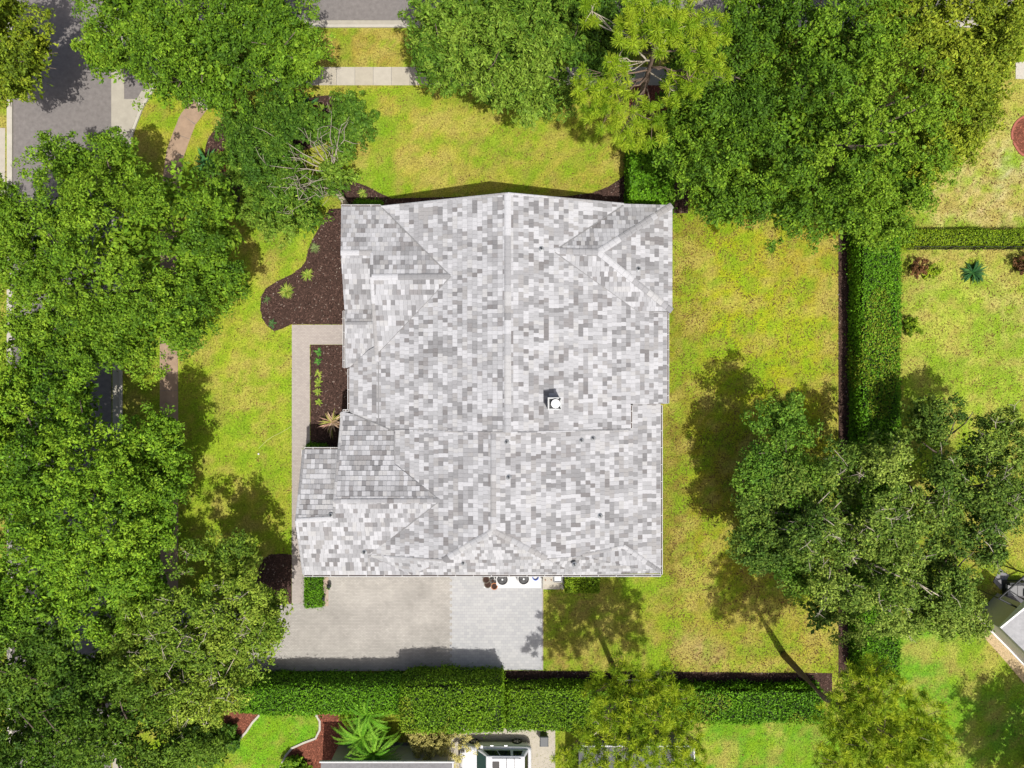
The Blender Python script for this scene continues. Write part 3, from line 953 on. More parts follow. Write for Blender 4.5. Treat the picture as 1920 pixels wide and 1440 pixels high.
opening('front_door', wx0-0.03, wx0+0.05, 2.4, 3.5, 0.08, 2.4, M['wood'], 'x')
opening('window', wx0-0.03, wx0+0.05, -1.0, 0.6, 0.7, 2.3, M['glass'], 'x')

# chimney
zt = 7.0
c0 = W(1028,768,zt); c1 = W(1052,746,zt)
cz0 = 4.8
ch = MB().box(c0.x, c1.x, c0.y, c1.y, cz0, zt-0.1).build('chimney', M['dark_metal'], house)
m = MB(); fw = 0.06
for (a0,a1,b0,b1) in ((c0.x-0.03,c1.x+0.03,c0.y-0.03,c0.y+fw),(c0.x-0.03,c1.x+0.03,c1.y-fw,c1.y+0.03),(c0.x-0.03,c0.x+fw,c0.y+fw,c1.y-fw),(c1.x-fw,c1.x+0.03,c0.y+fw,c1.y-fw)):
    m.box(a0,a1,b0,b1,zt-0.1,zt)
m.build('rim', M['grey_metal'], ch)
cc = W(1042,757,zt+0.25)
MB().lathe((cc.x, cc.y, zt-0.1), [(0.14,0),(0.14,0.2),(0.27,0.21),(0.27,0.24),(0.18,0.28),(0.02,0.3)], 24).build('cap', M['white'], ch)
for (px_, py_) in ((1050,748),(1050,766)):
    v = W(px_, py_, zt); MB().cyl((v.x, v.y), 0.05, 0.05, zt-0.1, zt+0.08, 10).build('post', M['dark_metal'], ch)
e0 = W(1016,769,5.5)
MB().box(e0.x-0.05, c0.x-0.001, c0.y+0.02, c0.y+0.55, cz0, 5.75).build('flashing_skirt', M['grey_metal'], ch)

# roof vent pipes
VP = [('NE',1015,467),('SE',950,829),('SE',954,895),('SE',1112,822),('SE',1090,826),('SE',1125,967),('EE',1197,505),('GS',684,1035),('SH',869,1055),('SC',1077,1058),('FN',621,966)]
for key, a, b in VP:
    v = zpt(key, a, b)
    o = MB().cyl((v.x, v.y), 0.062, 0.062, v.z-0.05, v.z+0.24, 12).build('vent_pipe', M['dark_metal'], house)
    MB().lathe((v.x, v.y, v.z), [(0.17,0.0),(0.17,0.07),(0.09,0.11),(0.07,0.12)], 14).build('flashing_collar', M['grey_metal'], o)

# ------------------------------------------------------------------ foliage tools
def unit(v):
    return v/np.maximum(np.linalg.norm(v, axis=-1, keepdims=True), 1e-9)

def leaf_mesh(name, P, Nn, L, Wd, col, mat, parent, rng, along=None, bend=0.0):
    n = len(P)
    r = rng.normal(size=(n, 3)) if along is None else along + rng.normal(size=(n, 3))*0.25
    t = unit(r - Nn*np.sum(r*Nn, -1, keepdims=True))
    b = np.cross(Nn, t)
    a = P - t*L[:, None]/2; c = P + t*L[:, None]/2
    mid = P + t*L[:, None]*0.05 + Nn*(L*bend)[:, None]
    V = np.stack([a, mid + b*Wd[:, None]/2, c, mid - b*Wd[:, None]/2], 1).reshape(-1, 3)
    return np_mesh(name, V, np.arange(4*n).reshape(-1, 4), mat, parent, col=np.repeat(col, 4, 0))

def noise3(P, scale, seed):
    return (vnoise(P[:, 0]+P[:, 2]*0.7, P[:, 1]-P[:, 2]*0.4, scale, seed) + vnoise(P[:, 0]-P[:, 2]*0.5+31, P[:, 2]+P[:, 1]*0.6+17, scale, seed+1))/2

PALS = {
 'oak':   [(0.030,0.078,0.010),(0.070,0.155,0.014),(0.120,0.215,0.022)],
 'bright':[(0.032,0.086,0.010),(0.080,0.180,0.016),(0.150,0.265,0.026)],
 'fine':  [(0.026,0.072,0.012),(0.062,0.138,0.018),(0.118,0.200,0.036)],
 'yellow':[(0.045,0.085,0.010),(0.105,0.170,0.016),(0.175,0.230,0.026)],
 'deep':  [(0.024,0.072,0.014),(0.055,0.135,0.018),(0.100,0.190,0.030)],
 'olive': [(0.036,0.076,0.016),(0.092,0.150,0.030),(0.185,0.245,0.062)],
 'mid':   [(0.036,0.082,0.014),(0.088,0.165,0.022),(0.165,0.245,0.045)],
 'hedge': [(0.030,0.090,0.008),(0.075,0.190,0.012),(0.120,0.270,0.018)],
 'hedgey':[(0.055,0.110,0.008),(0.130,0.215,0.014),(0.200,0.270,0.022)],
 'dark':  [(0.020,0.055,0.010),(0.045,0.105,0.014),(0.080,0.150,0.022)],
 'straw': [(0.110,0.105,0.030),(0.250,0.220,0.070),(0.360,0.310,0.110)],
 'red':   [(0.050,0.030,0.020),(0.110,0.060,0.040),(0.180,0.100,0.060)],
}
PALS['hedgem'] = [(0.042,0.098,0.008),(0.098,0.200,0.013),(0.155,0.270,0.020)]
PALS['straw'] = [(0.20,0.19,0.05),(0.42,0.38,0.11),(0.58,0.52,0.18)]
for _k in PALS:
    _s = 1.3 if 'hedge' in _k else (1.0 if _k in ('straw', 'red') else 1.34)
    if _k == 'straw': continue
    PALS[_k] = [(a*_s*(1.0 if _k == 'olive' else 1.05 if 'hedge' in _k else 1.12), b*_s, c*_s*0.6) for a, b, c in PALS[_k]]
def pick_cols(rng, pal, base, jit):
    """base 0..1 per item -> colour along the palette"""
    p = np.array(PALS[pal])
    x = np.clip(base, 0, 1)*2
    i = np.minimum(x.astype(int), 1); f = (x-i)[:, None]
    c = p[i]*(1-f) + p[i+1]*f
    return c*np.exp(rng.normal(size=(len(base), 1))*jit)

def crown_leaves(rng, lobes, n_clumps, clump_r, per, leaf, pal, thin=0.0, fill=0.12, spread=1.0, sub=(0.5, 1.3)):
    """lobes -> branch-sized sub-lobes at uneven depth -> leaf clumps on them -> leaves"""
    lob = np.array(lobes)
    small = lob[:, 3].max() < 1.2
    if small: sub = (lob[:, 3].max()*0.28, lob[:, 3].max()*0.5)
    SP, SR, SD = [], [], []
    for i, L in enumerate(lob):
        area = 2*math.pi*(L[3]*L[4]*0.5 + 0.5*(L[3]+L[4])*L[5]*0.5)
        m = int(area/(math.pi*((sub[0]+sub[1])/2)**2)*1.08) + 4
        dv = unit(rng.normal(size=(m, 3))); fl = dv[:, 2] < -0.2; dv[fl, 2] *= -1
        twig = rng.random(m) < 0.18
        rad = np.where(twig, rng.uniform(0.98, 1.1, m), rng.uniform(0.5, 1.05, m))
        sr = np.where(twig, rng.uniform(0.5, 0.8, m)*sub[0], rng.uniform(sub[0], sub[1], m))
        P = L[:3] + dv*L[3:6]*rad[:, None]
        ok = np.ones(m, bool)
        for j, K in enumerate(lob):
            if j != i: ok &= np.linalg.norm((P-K[:3])/K[3:6], axis=1) > 0.66
        if thin > 0: ok &= rng.random(m) > thin*0.55
        SP.append(P[ok]); SR.append(sr[ok]); SD.append(dv[ok])
    SP = np.concatenate(SP); SR = np.concatenate(SR); SD = np.concatenate(SD)
    w = SR**2; w = w/w.sum()
    nf = int(n_clumps*fill)
    si = rng.choice(len(SP), n_clumps, p=w)
    dv = unit(rng.normal(size=(n_clumps, 3)) + np.array((0, 0, 0.35))); fl = dv[:, 2] < -0.3; dv[fl, 2] *= -1
    rr = rng.uniform(0.65, 1.06, n_clumps)
    P = SP[si] + dv*(SR[si]*rr)[:, None]*np.array((1, 1, 0.72))
    O = unit(dv*0.55 + SD[si]*0.25 + np.array((0, 0, 0.65)))
    # a few leaves deeper inside
    fi = rng.choice(len(lob), nf)
    fd = unit(rng.normal(size=(nf, 3))); fd[:, 2] *= 0.4
    P[:nf] = lob[fi, :3] + fd*lob[fi, 3:6]*rng.uniform(0.1, 0.68, nf)[:, None] - np.array((0, 0, 0.42))*lob[fi, 5:6]
    m = len(P)
    rc = clump_r*0.62*rng.uniform(0.6, 1.4, m)
    k = np.maximum(5, per*rng.uniform(0.6, 1.4, m)).astype(int)
    ci = np.repeat(np.arange(m), k); n = len(ci)
    e = unit(rng.normal(size=(n, 3)) + O[ci]*0.4)
    r = rc[ci]*rng.random(n)**0.45*np.where(ci < nf, 2.2, 1.0)
    Q = P[ci] + e*r[:, None]*np.array((spread, spread, 0.75))
    Nn = unit(e*0.4 + O[ci]*0.7 + rng.normal(size=(n, 3))*0.62)
    big = noise3(SP, 0.25, 500)
    st = np.clip(0.5 + (big-0.5)*1.0 + rng.normal(size=len(SP))*0.17, 0, 1)
    tone = st[si] + rng.normal(size=m)*0.08
    base = np.clip(tone[ci] + rng.normal(size=n)*0.2, 0, 1)
    col = pick_cols(rng, pal, base, 0.2)
    Lf = leaf[0]*rng.uniform(0.65, 1.35, n)*np.where(ci < nf, 2.0, 1.0); Wf = Lf*leaf[1]*rng.uniform(0.8, 1.2, n)
    return Q, Nn, Lf, Wf, col, P

def wiggle(A, B, k, amp, rng):
    pts = []
    for i in range(k+1):
        t = i/k
        p = A.lerp(B, t)
        a = amp*math.sin(math.pi*t)
        pts.append(p + Vector((rng.normal()*a, rng.normal()*a, rng.normal()*a*0.5)))
    return pts

def tree(label, cx, cy, rx, ry, zc, rz, pal='oak', seed=1, nl=7, clumps=900, per=46, leaf=(0.175, 0.48), clump_r=0.6, base=None,
         thin=0.3, fill=0.26, bark='bark', lobes_px=None, trunk_r=0.28, name='oak_tree', limbs=9, group=None, grow=1.05, twigs=0):
    rng = np.random.default_rng(1000+seed)
    f = (H-zc)/H/PPM
    c = W(cx, cy, zc)
    if base is None:
        base = (960+(cx-960)*(H-zc)/H, 720+(cy-720)*(H-zc)/H)
    root = thing(name, W(*base), label, 'tree', group)
    lob = []
    if lobes_px:
        for (lx, ly, lr, lz) in lobes_px:
            v = W(lx, ly, lz); s = (H-lz)/H/PPM
            lob.append((v.x, v.y, v.z, lr*s*grow, lr*s*grow, lr*s*0.6))
    else:
        lob.append((c.x, c.y, c.z+rz*0.12, rx*f*0.74, ry*f*0.74, rz))
        a0 = rng.uniform(0, 6.28)
        for i in range(nl):
            an = a0 + i*2*math.pi/nl + rng.uniform(-0.25, 0.25)
            s = rng.uniform(0.36, 0.50); q = 1.0 - s + rng.uniform(-0.04, 0.05)
            lob.append((c.x+math.cos(an)*rx*f*q, c.y+math.sin(an)*ry*f*q, c.z+rng.uniform(-0.35, 0.12)*rz, rx*f*s, ry*f*s, rz*rng.uniform(0.55, 0.75)))
    Q, Nn, Lf, Wf, col, P = crown_leaves(rng, lob, clumps, clump_r, per, leaf, pal, thin, fill)
    leaf_mesh('crown', Q, Nn, Lf, Wf, col, M['leaf'], root, rng, bend=0.08)
    if twigs:
        hi = P[np.argsort(-P[:, 2])[:len(P)//2]]
        for i in rng.choice(len(hi), twigs, replace=False):
            a = Vector(hi[i]) - Vector((0, 0, 0.15)); az = rng.uniform(0, 6.28); L_ = rng.uniform(0.5, 1.2)
            e = a + Vector((math.cos(az)*L_, math.sin(az)*L_, 0.35)); md = a.lerp(e, 0.55) + Vector(rng.normal(size=3))*0.07
            m = MB().tube([a, md, e], [0.022, 0.016, 0.007], 5)
            for _ in range(2):
                q = md + Vector(rng.normal(size=3))*0.3 + Vector((0, 0, 0.15)); m.tube([md, md.lerp(q, 0.6), q], [0.013, 0.01, 0.005], 4)
            m.build('twig', M['palebark'], root)
    b = W(*base)
    top = Vector((c.x, c.y, c.z-rz*0.15)) if not lobes_px else Vector(np.mean(np.array(lob)[:, :3], axis=0))
    tp = wiggle(b - Vector((0,0,0.2)), top, 6, 0.18, rng)
    tp[0] = b - Vector((0,0,0.2))
    MB().tube(tp, [trunk_r*1.35]+[trunk_r*(1-0.11*i) for i in range(1, 7)], 10).build('trunk', M[bark], root, smooth=True)
    ids = rng.choice(len(P), limbs, replace=False)
    for i in ids:
        e = Vector(P[i]); s = tp[3].lerp(tp[5], rng.random())
        pts_ = wiggle(s, s.lerp(e, 0.96), 5, 0.3, rng)
        pts_[0] = s
        m = MB().tube(pts_, [trunk_r*0.42*(1-0.15*j) for j in range(6)], 6)
        for _ in range(3):
            j = rng.integers(2, 5)
            q = pts_[j] + Vector(rng.normal(size=3))*0.9 + Vector((0,0,0.4))
            m.tube([pts_[j], pts_[j].lerp(q, 0.5)+Vector(rng.normal(size=3))*0.1, q], [trunk_r*0.2, trunk_r*0.13, 0.02], 5)
        m.build('limb', M[bark], root, smooth=True)
    return root

# ------------------------------------------------------------------ trees
tree('round oak at the top left corner casting its shadow on the road', -8, 72, 92, 120, 7.0, 2.6, 'yellow', 1, clumps=520, base=(-6,185))
tree('broad green oak over the street corner, top left', 388, 62, 238, 150, 7.0, 3.4, 'oak', 2, base=(435,92), nl=9, clumps=1750,
     lobes_px=[(255,40,105,7.4),(390,70,125,8.2),(520,55,100,7.4),(330,130,80,6.4),(420,140,72,6.2),(545,110,62,6.0),(220,-30,80,7),(470,-30,110,7.5),(195,95,40,5.8)])
tree('fine-leaved oak at the top centre between sidewalk and street', 935, 70, 178, 145, 7.0, 3.2, 'fine', 3, base=(935,92), clumps=1500, leaf=(0.24,0.34), clump_r=0.6,
     lobes_px=[(860,50,100,7.2),(960,90,105,7.6),(1040,60,90,7.2),(930,150,60,6.2),(1010,165,50,6),(830,110,60,6.2),(900,-20,110,7),(1050,-10,90,7)])
tree('huge oak filling the top right, largest crown in view', 1570, 215, 310, 235, 7.5, 4.2, 'oak', 4, clumps=2700, trunk_r=0.42, limbs=16,
     lobes_px=[(1400,300,110,7.2),(1300,290,70,6.3),(1360,370,62,6.0),(1520,220,140,9),(1480,360,85,7),(1590,370,85,7),(1640,230,140,9),(1700,340,80,7),(1420,150,110,8),(1560,90,130,8.4),(1440,40,100,7.6),(1650,420,50,5.8),(1290,210,60,6)])
tree('olive-tinged oak along the upper right edge', 1800, 130, 130, 175, 7.0, 3.2, 'yellow', 5, clumps=1350,
     lobes_px=[(1780,60,110,7.6),(1830,160,75,6.8),(1760,190,90,7.4),(1880,50,80,7),(1740,300,60,6.2),(1800,250,50,6),(1700,-10,100,7)])
tree('dense oak beside the road, upper of the left-hand row', 205, 478, 245, 215, 7.0, 3.6, 'oak', 6, clumps=2450, base=(265,520),
     lobes_px=[(210,470,140,8.6),(110,400,110,7.4),(300,380,110,7.6),(350,490,95,7.2),(290,590,100,7.2),(150,590,105,7.4),(50,520,110,7.2),(400,450,55,6),(340,610,60,6),(215,300,50,6),(225,640,60,6),(60,630,80,6.6),(410,520,50,6),(395,380,50,6),(-10,430,80,6.6),(130,310,55,6),(150,660,55,6.2)])
tree('bright green oak over the road, middle of the left-hand row', 135, 950, 200, 235, 8.0, 3.8, 'bright', 7, clumps=2450, base=(262,900),
     lobes_px=[(140,930,140,9.2),(60,830,105,7.8),(220,850,95,7.6),(250,970,85,7.6),(60,1010,110,8),(190,1070,95,7.8),(80,1120,90,7.4),(20,720,80,7),(285,880,45,6.4),(255,1100,55,6.2),(20,930,90,7.8),(295,900,60,6.6),(285,990,60,6.6),(300,820,40,6.2),(120,760,80,7),(-20,830,90,7),(-10,1120,90,7)])
tree('open-crowned tree with pale bare twigs beside the driveway', 385, 1175, 175, 150, 6.0, 3.0, 'mid', 8, clumps=1020, twigs=70, base=(455,1105), thin=0.5, fill=0.16, bark='palebark', limbs=18, trunk_r=0.2, name='street_tree',
     lobes_px=[(430,1100,95,6.6),(340,1180,100,6.8),(470,1190,75,6),(300,1240,85,6.2),(400,1270,85,6.2),(490,1150,55,5.6),(260,1200,55,6),(440,1050,50,6)])
tree('oak in the bottom left corner, leaf colour darkened as shade', 190, 1365, 220, 150, 7.0, 3.2, 'dark', 9, clumps=1900,  # dark palette puts the neighbouring tree's shade into the leaf colour
     lobes_px=[(200,1380,130,7.6),(80,1350,110,7.2),(320,1400,100,7.0),(60,1240,90,6.8),(180,1270,70,6),(380,1400,60,5.6),(120,1450,110,7),(300,1330,70,6),(10,1180,80,6.6),(0,1420,110,7),(230,1200,60,5.8),(20,1300,90,7)])
tree('grey-green oak straddling the hedge on the right', 1620, 975, 230, 215, 7.0, 3.2, 'olive', 10, clumps=1300, twigs=80, thin=0.95, base=(1490,930), limbs=18, fill=0.14, bark='palebark',
     lobes_px=[(1600,930,110,7.4),(1520,1010,85,6.8),(1640,1060,110,7),(1560,1110,70,6),(1700,1000,90,7.2),(1480,930,60,6.2),(1650,860,60,6.2),(1730,1090,80,6.6),(1425,960,45,6),(1440,900,45,6.2),(1420,1030,36,5.6),(1560,1150,50,5.6)])
tree('darker leafy tree left of the grey-green oak above the back lawn', 1480, 850, 90, 110, 6.0, 2.4, 'deep', 11, clumps=560, thin=0.36, name='leafy_tree', trunk_r=0.16,
     lobes_px=[(1475,800,52,6.4),(1440,880,50,6),(1500,900,55,6.2),(1450,980,45,5.6),(1485,1060,45,5.4)])
tree('sparse olive oak in the neighbouring garden at the right edge', 1820, 950, 130, 200, 6.5, 3.0, 'olive', 12, clumps=1150, twigs=60, fill=0.14, thin=0.85, limbs=14,
     lobes_px=[(1790,900,85,6.8),(1860,850,60,6.2),(1840,960,80,6.8),(1780,1060,90,6.4),(1740,1130,60,5.8),(1740,790,50,5.4),(1900,930,60,6.4),(1790,1150,36,5.2)])
tree('oak beyond the bottom right corner whose shadow falls on the lawn', 2090, 1540, 120, 120, 7.0, 3.0, 'oak', 13, clumps=420)

tree('dark leafy tree in the shade behind the tall pine', 1165, 70, 90, 80, 4.5, 2.0, 'dark', 14, clumps=480, name='leafy_tree', trunk_r=0.16, base=(1140,150),
     lobes_px=[(1130,60,48,5.2),(1200,30,55,5),(1140,115,36,4.6),(1260,60,50,5),(1290,130,40,4.8),(1115,10,40,5)])

def front_tree():
    rng = np.random.default_rng(77)
    base = (655, 395)
    root = thing('magnolia_tree', W(*base), 'leaning garden tree with pale bare branches at the north-west house corner', 'tree')
    lp = [(590,250,72,4.8),(640,240,42,5),(500,290,70,4.6),(560,350,72,4.4),(480,230,48,4.2),(520,400,48,3.6),(575,410,40,3.4),(620,340,48,4.2),(655,215,35,4.8),(450,260,35,3.8),(450,320,40,3.8),(480,370,40,3.6),(535,215,45,4.4),(540,300,60,4.8)]
    lob = []
    for (lx, ly, lr, lz) in lp:
        v = W(lx, ly, lz-0.9); s = (H-lz)/H/PPM
        lob.append((v.x, v.y, v.z, lr*s, lr*s, lr*s*0.52))
    Q, Nn, Lf, Wf, col, P = crown_leaves(rng, lob, 1000, 0.5, 46, (0.2, 0.42), 'fine', 0.42, 0.1)
    leaf_mesh('crown', Q, Nn, Lf, Wf, col, M['leaf'], root, rng, bend=0.08)
    b = W(*base) - Vector((0,0,0.1))
    fork = W(628, 355, 2.6); f2 = W(620, 320, 3.6); f3 = W(575, 360, 3.4)
    MB().tube([b, b.lerp(fork, 0.5)+Vector((0.05,0,0)), fork, f2], [0.24, 0.19, 0.16, 0.12], 9).build('trunk', M['palebark'], root, smooth=True)
    ends = [(W(618,285,4.9), f2), (W(595,265,5.7), f2), (W(570,240,5.6), f2), (W(640,235,5.9), f2), (W(655,225,5.9), f2), (W(622,215,5.9), f2),
            (W(560,375,5.0), fork), (W(540,345,5.2), fork), (W(500,350,5.0), fork), (W(500,310,5.3), f2), (W(470,270,5.0), f2), (W(520,260,5.4), f2),
            (W(585,340,5.4), f3), (W(530,400,4.4), fork), (W(555,330,5.6), f3), (W(600,370,4.6), fork)]
    for e, s in ends:
        p = wiggle(s, e, 5, 0.12, rng); p[0] = s
        m = MB().tube(p, [0.05, 0.04, 0.032, 0.024, 0.018, 0.008], 6)
        for _ in range(7):
            j = int(rng.integers(2, 6)); q = p[j] + Vector(rng.normal(size=3))*0.5 + Vector((0,0,0.3))
            m.tube([p[j], p[j].lerp(q, 0.55)+Vector(rng.normal(size=3))*0.06, q], [0.02, 0.015, 0.007], 5)
        m.build('limb', M['twigbark'], root, smooth=True)
front_tree()

def pine(label, base, crown_px, seed, zt, tufts_px, tr=0.2, n_tuft=330, lean=None, pal=((0.16,0.29,0.014),(0.30,0.44,0.022),(0.40,0.50,0.035)), rad=0.33, per=80):
    """tufts_px: list of branch-end regions (px,py,r,z); needles radiate from each tuft"""
    rng = np.random.default_rng(2000+seed)
    root = thing('pine_tree', W(*base), label, 'tree')
    b = W(*base) - Vector((0,0,0.2)); top = W(crown_px[0], crown_px[1], zt)
    mid = lean if lean else b.lerp(top, 0.5)
    tp = [b, b.lerp(mid, 0.5), mid, mid.lerp(top, 0.5), top]
    MB().tube(tp, [tr*1.25, tr, tr*0.85, tr*0.6, 0.05], 10).build('trunk', M['pinebark'], root, smooth=True)
    C = []; wt = np.array([t[2]**2 for t in tufts_px], float); wt /= wt.sum()
    for (x, y, r, z), w in zip(tufts_px, wt):
        k = max(3, int(n_tuft*w)); v = W(x, y, z); s = r*(H-z)/H/PPM
        e = unit(rng.normal(size=(k, 3)))*(rng.random((k, 1))**0.4)
        C.append(np.array(v) + e*np.array((s, s, s*0.45)))
        h_ = W(x, y, z)
        tt_ = min(0.97, max(0.05, (z-2.2-tp[1].z)/max(0.1, tp[4].z-tp[1].z) + rng.uniform(-0.1, 0.1)))*3; st = tp[1+int(tt_)].lerp(tp[2+int(tt_)], tt_-int(tt_))
        p = wiggle(st, h_, 5, 0.15, rng); p[0] = st
        m = MB().tube(p, [0.06, 0.05, 0.042, 0.034, 0.026, 0.014], 6)
        for q in C[-1][:10]:
            j = int(rng.integers(2, 6)); qv = Vector(q)
            m.tube([p[j], p[j].lerp(qv, 0.5)+Vector(rng.normal(size=3))*0.08, qv], [0.028, 0.02, 0.01], 5)
        m.build('branch', M['palebark'] if rng.random() < 0.25 else M['pinebark'], root, smooth=True)
    C = np.concatenate(C); m = len(C)
    ci = np.repeat(np.arange(m), per); n = len(ci)
    e = unit(rng.normal(size=(n, 3)) + np.array((0, 0, 0.25)))
    L = rad*rng.uniform(0.65, 1.15, n)*np.repeat(rng.uniform(0.75, 1.25, m), per)
    P0 = C[ci] + e*0.04; P1 = P0 + e*L[:, None]; P1[:, 2] -= 0.05
    s = unit(np.cross(e, rng.normal(size=(n, 3))))*0.013
    V = np.stack([P0-s, P0+s, P1+s*0.7, P1-s*0.7], 1).reshape(-1, 3)
    tone = np.clip(0.5 + rng.normal(size=m)*0.35, 0, 1)[ci] + rng.normal(size=n)*0.18
    pp = np.array(pal); x = np.clip(tone, 0, 1)*2; i = np.minimum(x.astype(int), 1); f = (x-i)[:, None]
    col = (pp[i]*(1-f) + pp[i+1]*f)*np.exp(rng.normal(size=(n, 1))*0.12)
    np_mesh('crown', V, np.arange(4*n).reshape(-1, 4), M['needle'], root, col=np.repeat(col, 4, 0))
    return root

pine('tall yellow-green pine with bare grey branches at the top, right of centre', (1168,265), (1235,60), 1, 13.0,
     [(1110,160,38,10),(1130,205,42,9.5),(1175,245,36,9),(1225,225,45,9),(1250,60,45,13.2),(1190,50,45,13),(1160,110,30,11),(1310,90,45,12),(1345,60,36,12),(1335,130,36,11),(1290,150,38,11),(1270,170,32,10),(1210,20,45,13.4),(1290,20,45,13),(1110,20,30,11),(1155,170,40,10),(1200,270,24,8.4),(1095,180,26,9.4)], n_tuft=400, tr=0.22, lean=W(1212,150,7.5))
pine('leaning pine with a bare curved trunk, bottom right', (1470,1228), (1690,1390), 2, 13.2,
     [(1600,1290,55,11.6),(1660,1330,70,12.6),(1720,1350,60,12.4),(1580,1370,60,12),(1650,1410,75,13),(1730,1410,60,12.6),(1570,1430,50,12),(1640,1260,40,11),(1755,1390,36,12),(1690,1460,70,13)], tr=0.2, n_tuft=760, lean=W(1545,1308,7.6), pal=((0.16,0.27,0.014),(0.31,0.43,0.02),(0.44,0.52,0.03)), rad=0.26, per=58)
pine('bushy pine with crossing grey branches at the bottom centre', (1148,1246), (1190,1345), 3, 10.0,
     [(1130,1290,36,8),(1180,1280,42,8.4),(1230,1290,40,8.4),(1270,1310,38,8.4),(1150,1350,50,9.6),(1220,1350,55,9.8),(1280,1370,42,9),(1110,1380,42,9),(1190,1400,50,10),(1260,1420,45,9.6),(1300,1430,36,9),(1100,1430,40,9),(1170,1450,50,10),(1060,1420,24,8.4),(1160,1245,22,7.6),(1245,1260,26,7.8)], tr=0.17, n_tuft=640, pal=((0.16,0.27,0.014),(0.31,0.43,0.02),(0.44,0.52,0.03)), rad=0.26, per=58, lean=W(1160,1275,4.5))

# ------------------------------------------------------------------ hedges
def hedge(label, x0, x1, y0, y1, h, pal, seed, dens=230, leaf=(0.15, 0.5), group=None, yel=0.0, rough=0.08, name='hedge'):
    """world metres; trimmed box of leaves over a twig core"""
    rng = np.random.default_rng(3000+seed)
    cx, cy = (x0+x1)/2, (y0+y1)/2
    root = thing(name, (cx, cy, 0), label, 'hedge', group)
    e = min(0.16, 0.2*min(x1-x0, y1-y0))
    MB().box(x0+e, x1-e, y0+e, y1-e, -0.05, h-e).build('twig_core', M['hedgecore'], root)
    A = [(x1-x0)*(y1-y0)*1.5, (x1-x0)*h, (x1-x0)*h, (y1-y0)*h, (y1-y0)*h]
    P = []; D = []
    for i, a in enumerate(A):
        n = int(a*dens)
        u = rng.random(n); v = rng.random(n)
        if i == 0: p = np.stack([x0+u*(x1-x0), y0+v*(y1-y0), np.full(n, h)], -1); dd = (0,0,1)
        elif i == 1: p = np.stack([x0+u*(x1-x0), np.full(n, y0), v*h], -1); dd = (0,-1,0.25)
        elif i == 2: p = np.stack([x0+u*(x1-x0), np.full(n, y1), v*h], -1); dd = (0,1,0.25)
        elif i == 3: p = np.stack([np.full(n, x0), y0+u*(y1-y0), v*h], -1); dd = (-1,0,0.25)
        else: p = np.stack([np.full(n, x1), y0+u*(y1-y0), v*h], -1); dd = (1,0,0.25)
        P.append(p); D.append(np.tile(dd, (n, 1)))
    P = np.concatenate(P); D = np.concatenate(D).astype(float); n = len(P)
    und = (noise3(P, 0.8, 600+seed) - 0.5)*rough*3.2
    P = P + D*(und + rng.normal(size=n)*rough*0.55)[:, None]
    stray = rng.random(n) < 0.05
    P[stray] += D[stray]*rng.uniform(0.05, 0.28, (stray.sum(), 1))
    # round the upper edges a little
    ex = np.minimum(P[:, 0]-x0, x1-P[:, 0]); ey = np.minimum(P[:, 1]-y0, y1-P[:, 1])
    ed = np.minimum(ex, ey); P[:, 2] -= np.where(P[:, 2] > h-0.3, np.clip(0.2-ed, 0, 0.3)*0.5, 0)
    Nn = unit(D*0.8 + rng.normal(size=(n, 3))*0.75)
    tone = np.clip(0.48 + (noise3(P, 0.8, 700+seed)-0.5)*0.7 + rng.normal(size=n)*0.2, 0, 1)
    col = pick_cols(rng, pal, tone, 0.16)
    if yel > 0:
        yy = noise3(P, 0.5, 800+seed) > 1-yel
        yy &= rng.random(n) < 0.5
        col[yy] = np.array((0.20, 0.27, 0.02))*rng.uniform(0.6, 1.2, (yy.sum(), 1))
    L = leaf[0]*rng.uniform(0.65, 1.35, n)
    leaf_mesh('foliage', P, Nn, L, L*leaf[1], col, M['leaf'], root, rng, bend=0.06)
    return root
def wx(px, z): return (px-960)/PPM*(H-z)/H
def wy(py, z): return (720-py)/PPM*(H-z)/H
hedge('long clipped hedge running down the right side of the lawn', wx(1617,2), wx(1690,2), wy(1275,2), wy(425,2), 2.0, 'hedge', 1, yel=0.33)
hedge('broad clipped hedge bordering the driveway, left end', wx(445,2.6), wx(752,2.6), wy(1341,2.6), wy(1291,2.6)+0.05, 2.5, 'hedge', 2, rough=0.11)
hedge('tallest hedge block ending beside the white car', wx(753,3.2), wx(943,3.2), wy(1372,3.2), wy(1291,3.2)+0.12, 3.3, 'hedgem', 3, yel=0.3, rough=0.13)
hedge('lower hedge in the middle of the bottom row with the mulch strip', wx(951,1.6), wx(1300,1.6), wy(1371,1.6), wy(1293,1.6), 1.6, 'hedgem', 4, rough=0.12)
hedge('leafy yellowing hedge left of the leaning pine trunk', wx(1301,1.5), wx(1545,1.5), wy(1356,1.5), wy(1296,1.5), 1.5, 'hedge', 5, yel=0.42, rough=0.14)
hedge('bright green hedge block behind the north-east roof corner', wx(1182,2), wx(1262,2), wy(400,2), wy(262,2), 2.0, 'hedge', 6, leaf=(0.2, 0.6))
hedge('thin clipped hedge behind the black fence, right edge', wx(1697,1.0), wx(1990,1.0), wy(458,1.0), wy(431,1.0), 1.05, 'hedgey', 7, dens=320, leaf=(0.12, 0.5))
hedge('small square hedge at the garage corner beside the path', wx(571,0.8), wx(603,0.8), wy(1140,0.8), wy(1050,0.8), 0.85, 'hedge', 8, dens=420, leaf=(0.11, 0.5))
hedge('box-shaped shrub by the utility pad under the south eave', wx(1060,1.0), wx(1123,1.0), wy(1112,1.0), wy(1050,1.0), 1.0, 'hedgey', 9, dens=420, leaf=(0.13, 0.5))
hedge('low dark shrub row tucked under the north-west eave', wx(664,0.7), wx(716,0.7), wy(398,0.7), wy(375,0.7), 0.7, 'hedge', 10, dens=420, leaf=(0.12, 0.5))
